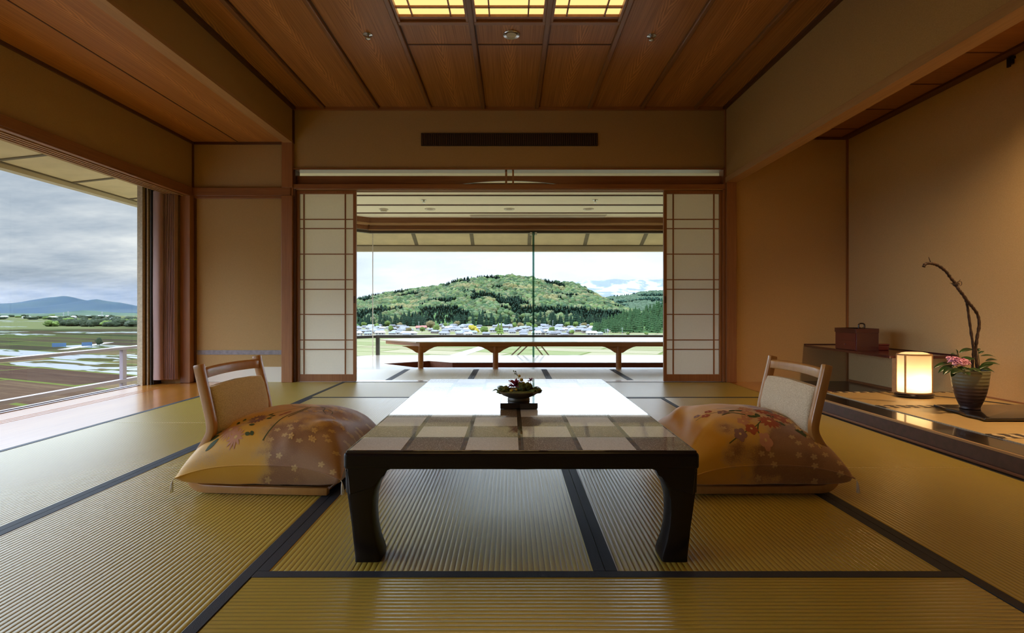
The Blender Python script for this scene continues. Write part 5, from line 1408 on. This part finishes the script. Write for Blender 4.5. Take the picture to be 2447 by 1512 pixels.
for px, y, hh in ((1321, 800, 15), (1070, 790, 12), (1487, 640, 9), (1452, 640, 8), (1446, 650, 7), (1001, 760, 14), (1310, 700, 12)):
    x = (px-1222)*y/F; q = MB(); q.tube([(x, y, GZ), (x, y, GZ+hh)], .28, 5); q.tube([(x-1.3, y, GZ+hh-1), (x+1.3, y, GZ+hh-1)], .12, 4)
    tag(q.build('utility_pole', M['pole']), 'thin pale utility pole among the village roofs', 'utility pole', 'village utility poles', 'thing')

# ---- haze in the distance: real thin mist standing over the far land
def haze(name, x0, y0, z0, x1, y1, z1, dens, col, lab):
    o = boxes((x0, y0, z0, x1, y1, z1)).build(name, M['pole'])
    t = NT(name + '_volume'); vs_ = t.n('ShaderNodeVolumeScatter', {'Color': col, 'Density': dens, 'Anisotropy': 0.2}).outputs[0]
    t.n('ShaderNodeOutputMaterial', {'Volume': vs_}); o.data.materials.clear(); o.data.materials.append(t.mat)
    tag(o, lab, 'haze', None, 'stuff')
haze('haze', -9000, 2500, GZ-2, 500, 4900, 175, 2.2e-4, (.030, .060, .135), 'thin blue haze before the blue mountain')
haze('haze', -2200, 5400, GZ-2, 9000, 11000, 1100, 3.0e-4, (.15, .175, .20), 'pale haze before the snow mountain')

# ================================================================ SKY
w = bpy.data.worlds.new('World'); SC.world = w; w.use_nodes = True
t = NT('', world=w)
tc = t.n('ShaderNodeTexCoord'); d = tc.outputs['Generated']
sp = t.n('ShaderNodeSeparateXYZ', {0: d}); dx, dy, dz = sp.outputs
zz = t.math('ADD', t.math('MAXIMUM', dz, 0.0), .16)
cv = t.n('ShaderNodeCombineXYZ', {0: t.math('DIVIDE', dx, zz), 1: t.math('DIVIDE', dy, zz), 2: 0.0}).outputs[0]
mp = t.n('ShaderNodeMapping', {'Vector': cv, 'Rotation': (0, 0, .5), 'Location': (2.3, 1.1, 0), 'Scale': (1.1, 1.5, 1)}).outputs[0]
n1 = t.noise(mp, .55, 7, .58); n2 = t.noise(mp, 2.1, 5, .6)
nn = t.math('ADD', t.math('MULTIPLY', n1, .75), t.math('MULTIPLY', n2, .25))
left = t.ramp(nn, [(.36, S((150,164,184))), (.45, S((182,193,208))), (.53, S((212,218,227))), (.60, S((240,242,245)))])
ctr = t.ramp(nn, [(.38, S((204,213,225))), (.5, S((226,231,238))), (.60, S((244,246,249)))])
cl_ = t.mix(t.sstep(dx, -.52, -.30), left, ctr)
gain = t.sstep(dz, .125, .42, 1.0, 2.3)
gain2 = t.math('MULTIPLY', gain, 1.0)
gl = t.mix(t.sstep(dx, -.52, -.30), t.math('ADD', t.sstep(dz, .195, .36, 1.0, GL), t.sstep(dx, -1.0, -.68, 4.0, 0.0)), t.sstep(dz, .108, .20, 1.0, GC))  # brightness added to unseen sky, higher up and farther left, to light the room
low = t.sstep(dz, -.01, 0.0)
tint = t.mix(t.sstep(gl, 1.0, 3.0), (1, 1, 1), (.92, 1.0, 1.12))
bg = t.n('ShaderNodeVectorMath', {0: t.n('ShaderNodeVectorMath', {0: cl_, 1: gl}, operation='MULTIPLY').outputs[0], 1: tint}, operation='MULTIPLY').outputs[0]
bg = t.mix(low, (.12, .13, .12), bg)
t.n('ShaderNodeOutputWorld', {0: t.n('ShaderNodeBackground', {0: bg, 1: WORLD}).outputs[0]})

sun = bpy.data.lights.new('Sun', 'SUN'); sun.energy = SUN; sun.angle = math.radians(3); sun.color = (1, .95, .86)
so = bpy.data.objects.new('sun', sun); COL.objects.link(so)
so.rotation_euler = Vector((-.62, .75, -.85)).to_track_quat('-Z', 'Y').to_euler()

# alcove spotlight set in the alcove ceiling
sl = bpy.data.lights.new('alcove_downlight', 'SPOT'); sl.energy = SPOT; sl.color = (1, .66, .34); sl.spot_size = math.radians(110); sl.spot_blend = .9; sl.shadow_soft_size = .05
lo = bpy.data.objects.new('alcove_downlight', sl); COL.objects.link(lo); lo.location = (2.95, 2.35, 2.40)
lo.rotation_euler = Vector((.15, .28, -1)).to_track_quat('-Z', 'Y').to_euler()
r = empty('alcove_spotlight', (2.95, 2.35, 2.417), 'small recessed spotlight in the alcove ceiling', 'ceiling light', None, 'thing')
MB().lathe([(.045, 0), (.045, -.006), (.034, -.006), (.034, .0)], (2.95, 2.35, 2.417), 24).build('trim_ring', M['chrome'], r)

# ================================================================ CAMERA
cam = bpy.data.cameras.new('camera'); co = bpy.data.objects.new('camera', cam); COL.objects.link(co)
co.location = (0, 0, H); co.rotation_euler = (PI/2, 0, 0)
cam.sensor_width = 36; cam.lens = 36*F/2447; cam.shift_x = .0006; cam.shift_y = -.0061; cam.clip_start = .02; cam.clip_end = 40000
SC.camera = co
SC.view_settings.view_transform = 'Standard'; SC.view_settings.look = 'None'; SC.view_settings.gamma = 1; SC.view_settings.use_curve_mapping = False
SC.view_settings.exposure = EXPO
cy_ = SC.cycles
cy_.use_denoising = True; cy_.adaptive_threshold = .04; cy_.max_bounces = 9; cy_.diffuse_bounces = 4; cy_.glossy_bounces = 4; cy_.transmission_bounces = 6; cy_.transparent_max_bounces = 12; cy_.volume_bounces = 0
cy_.sample_clamp_indirect = 6; cy_.caustics_reflective = False; cy_.caustics_refractive = False
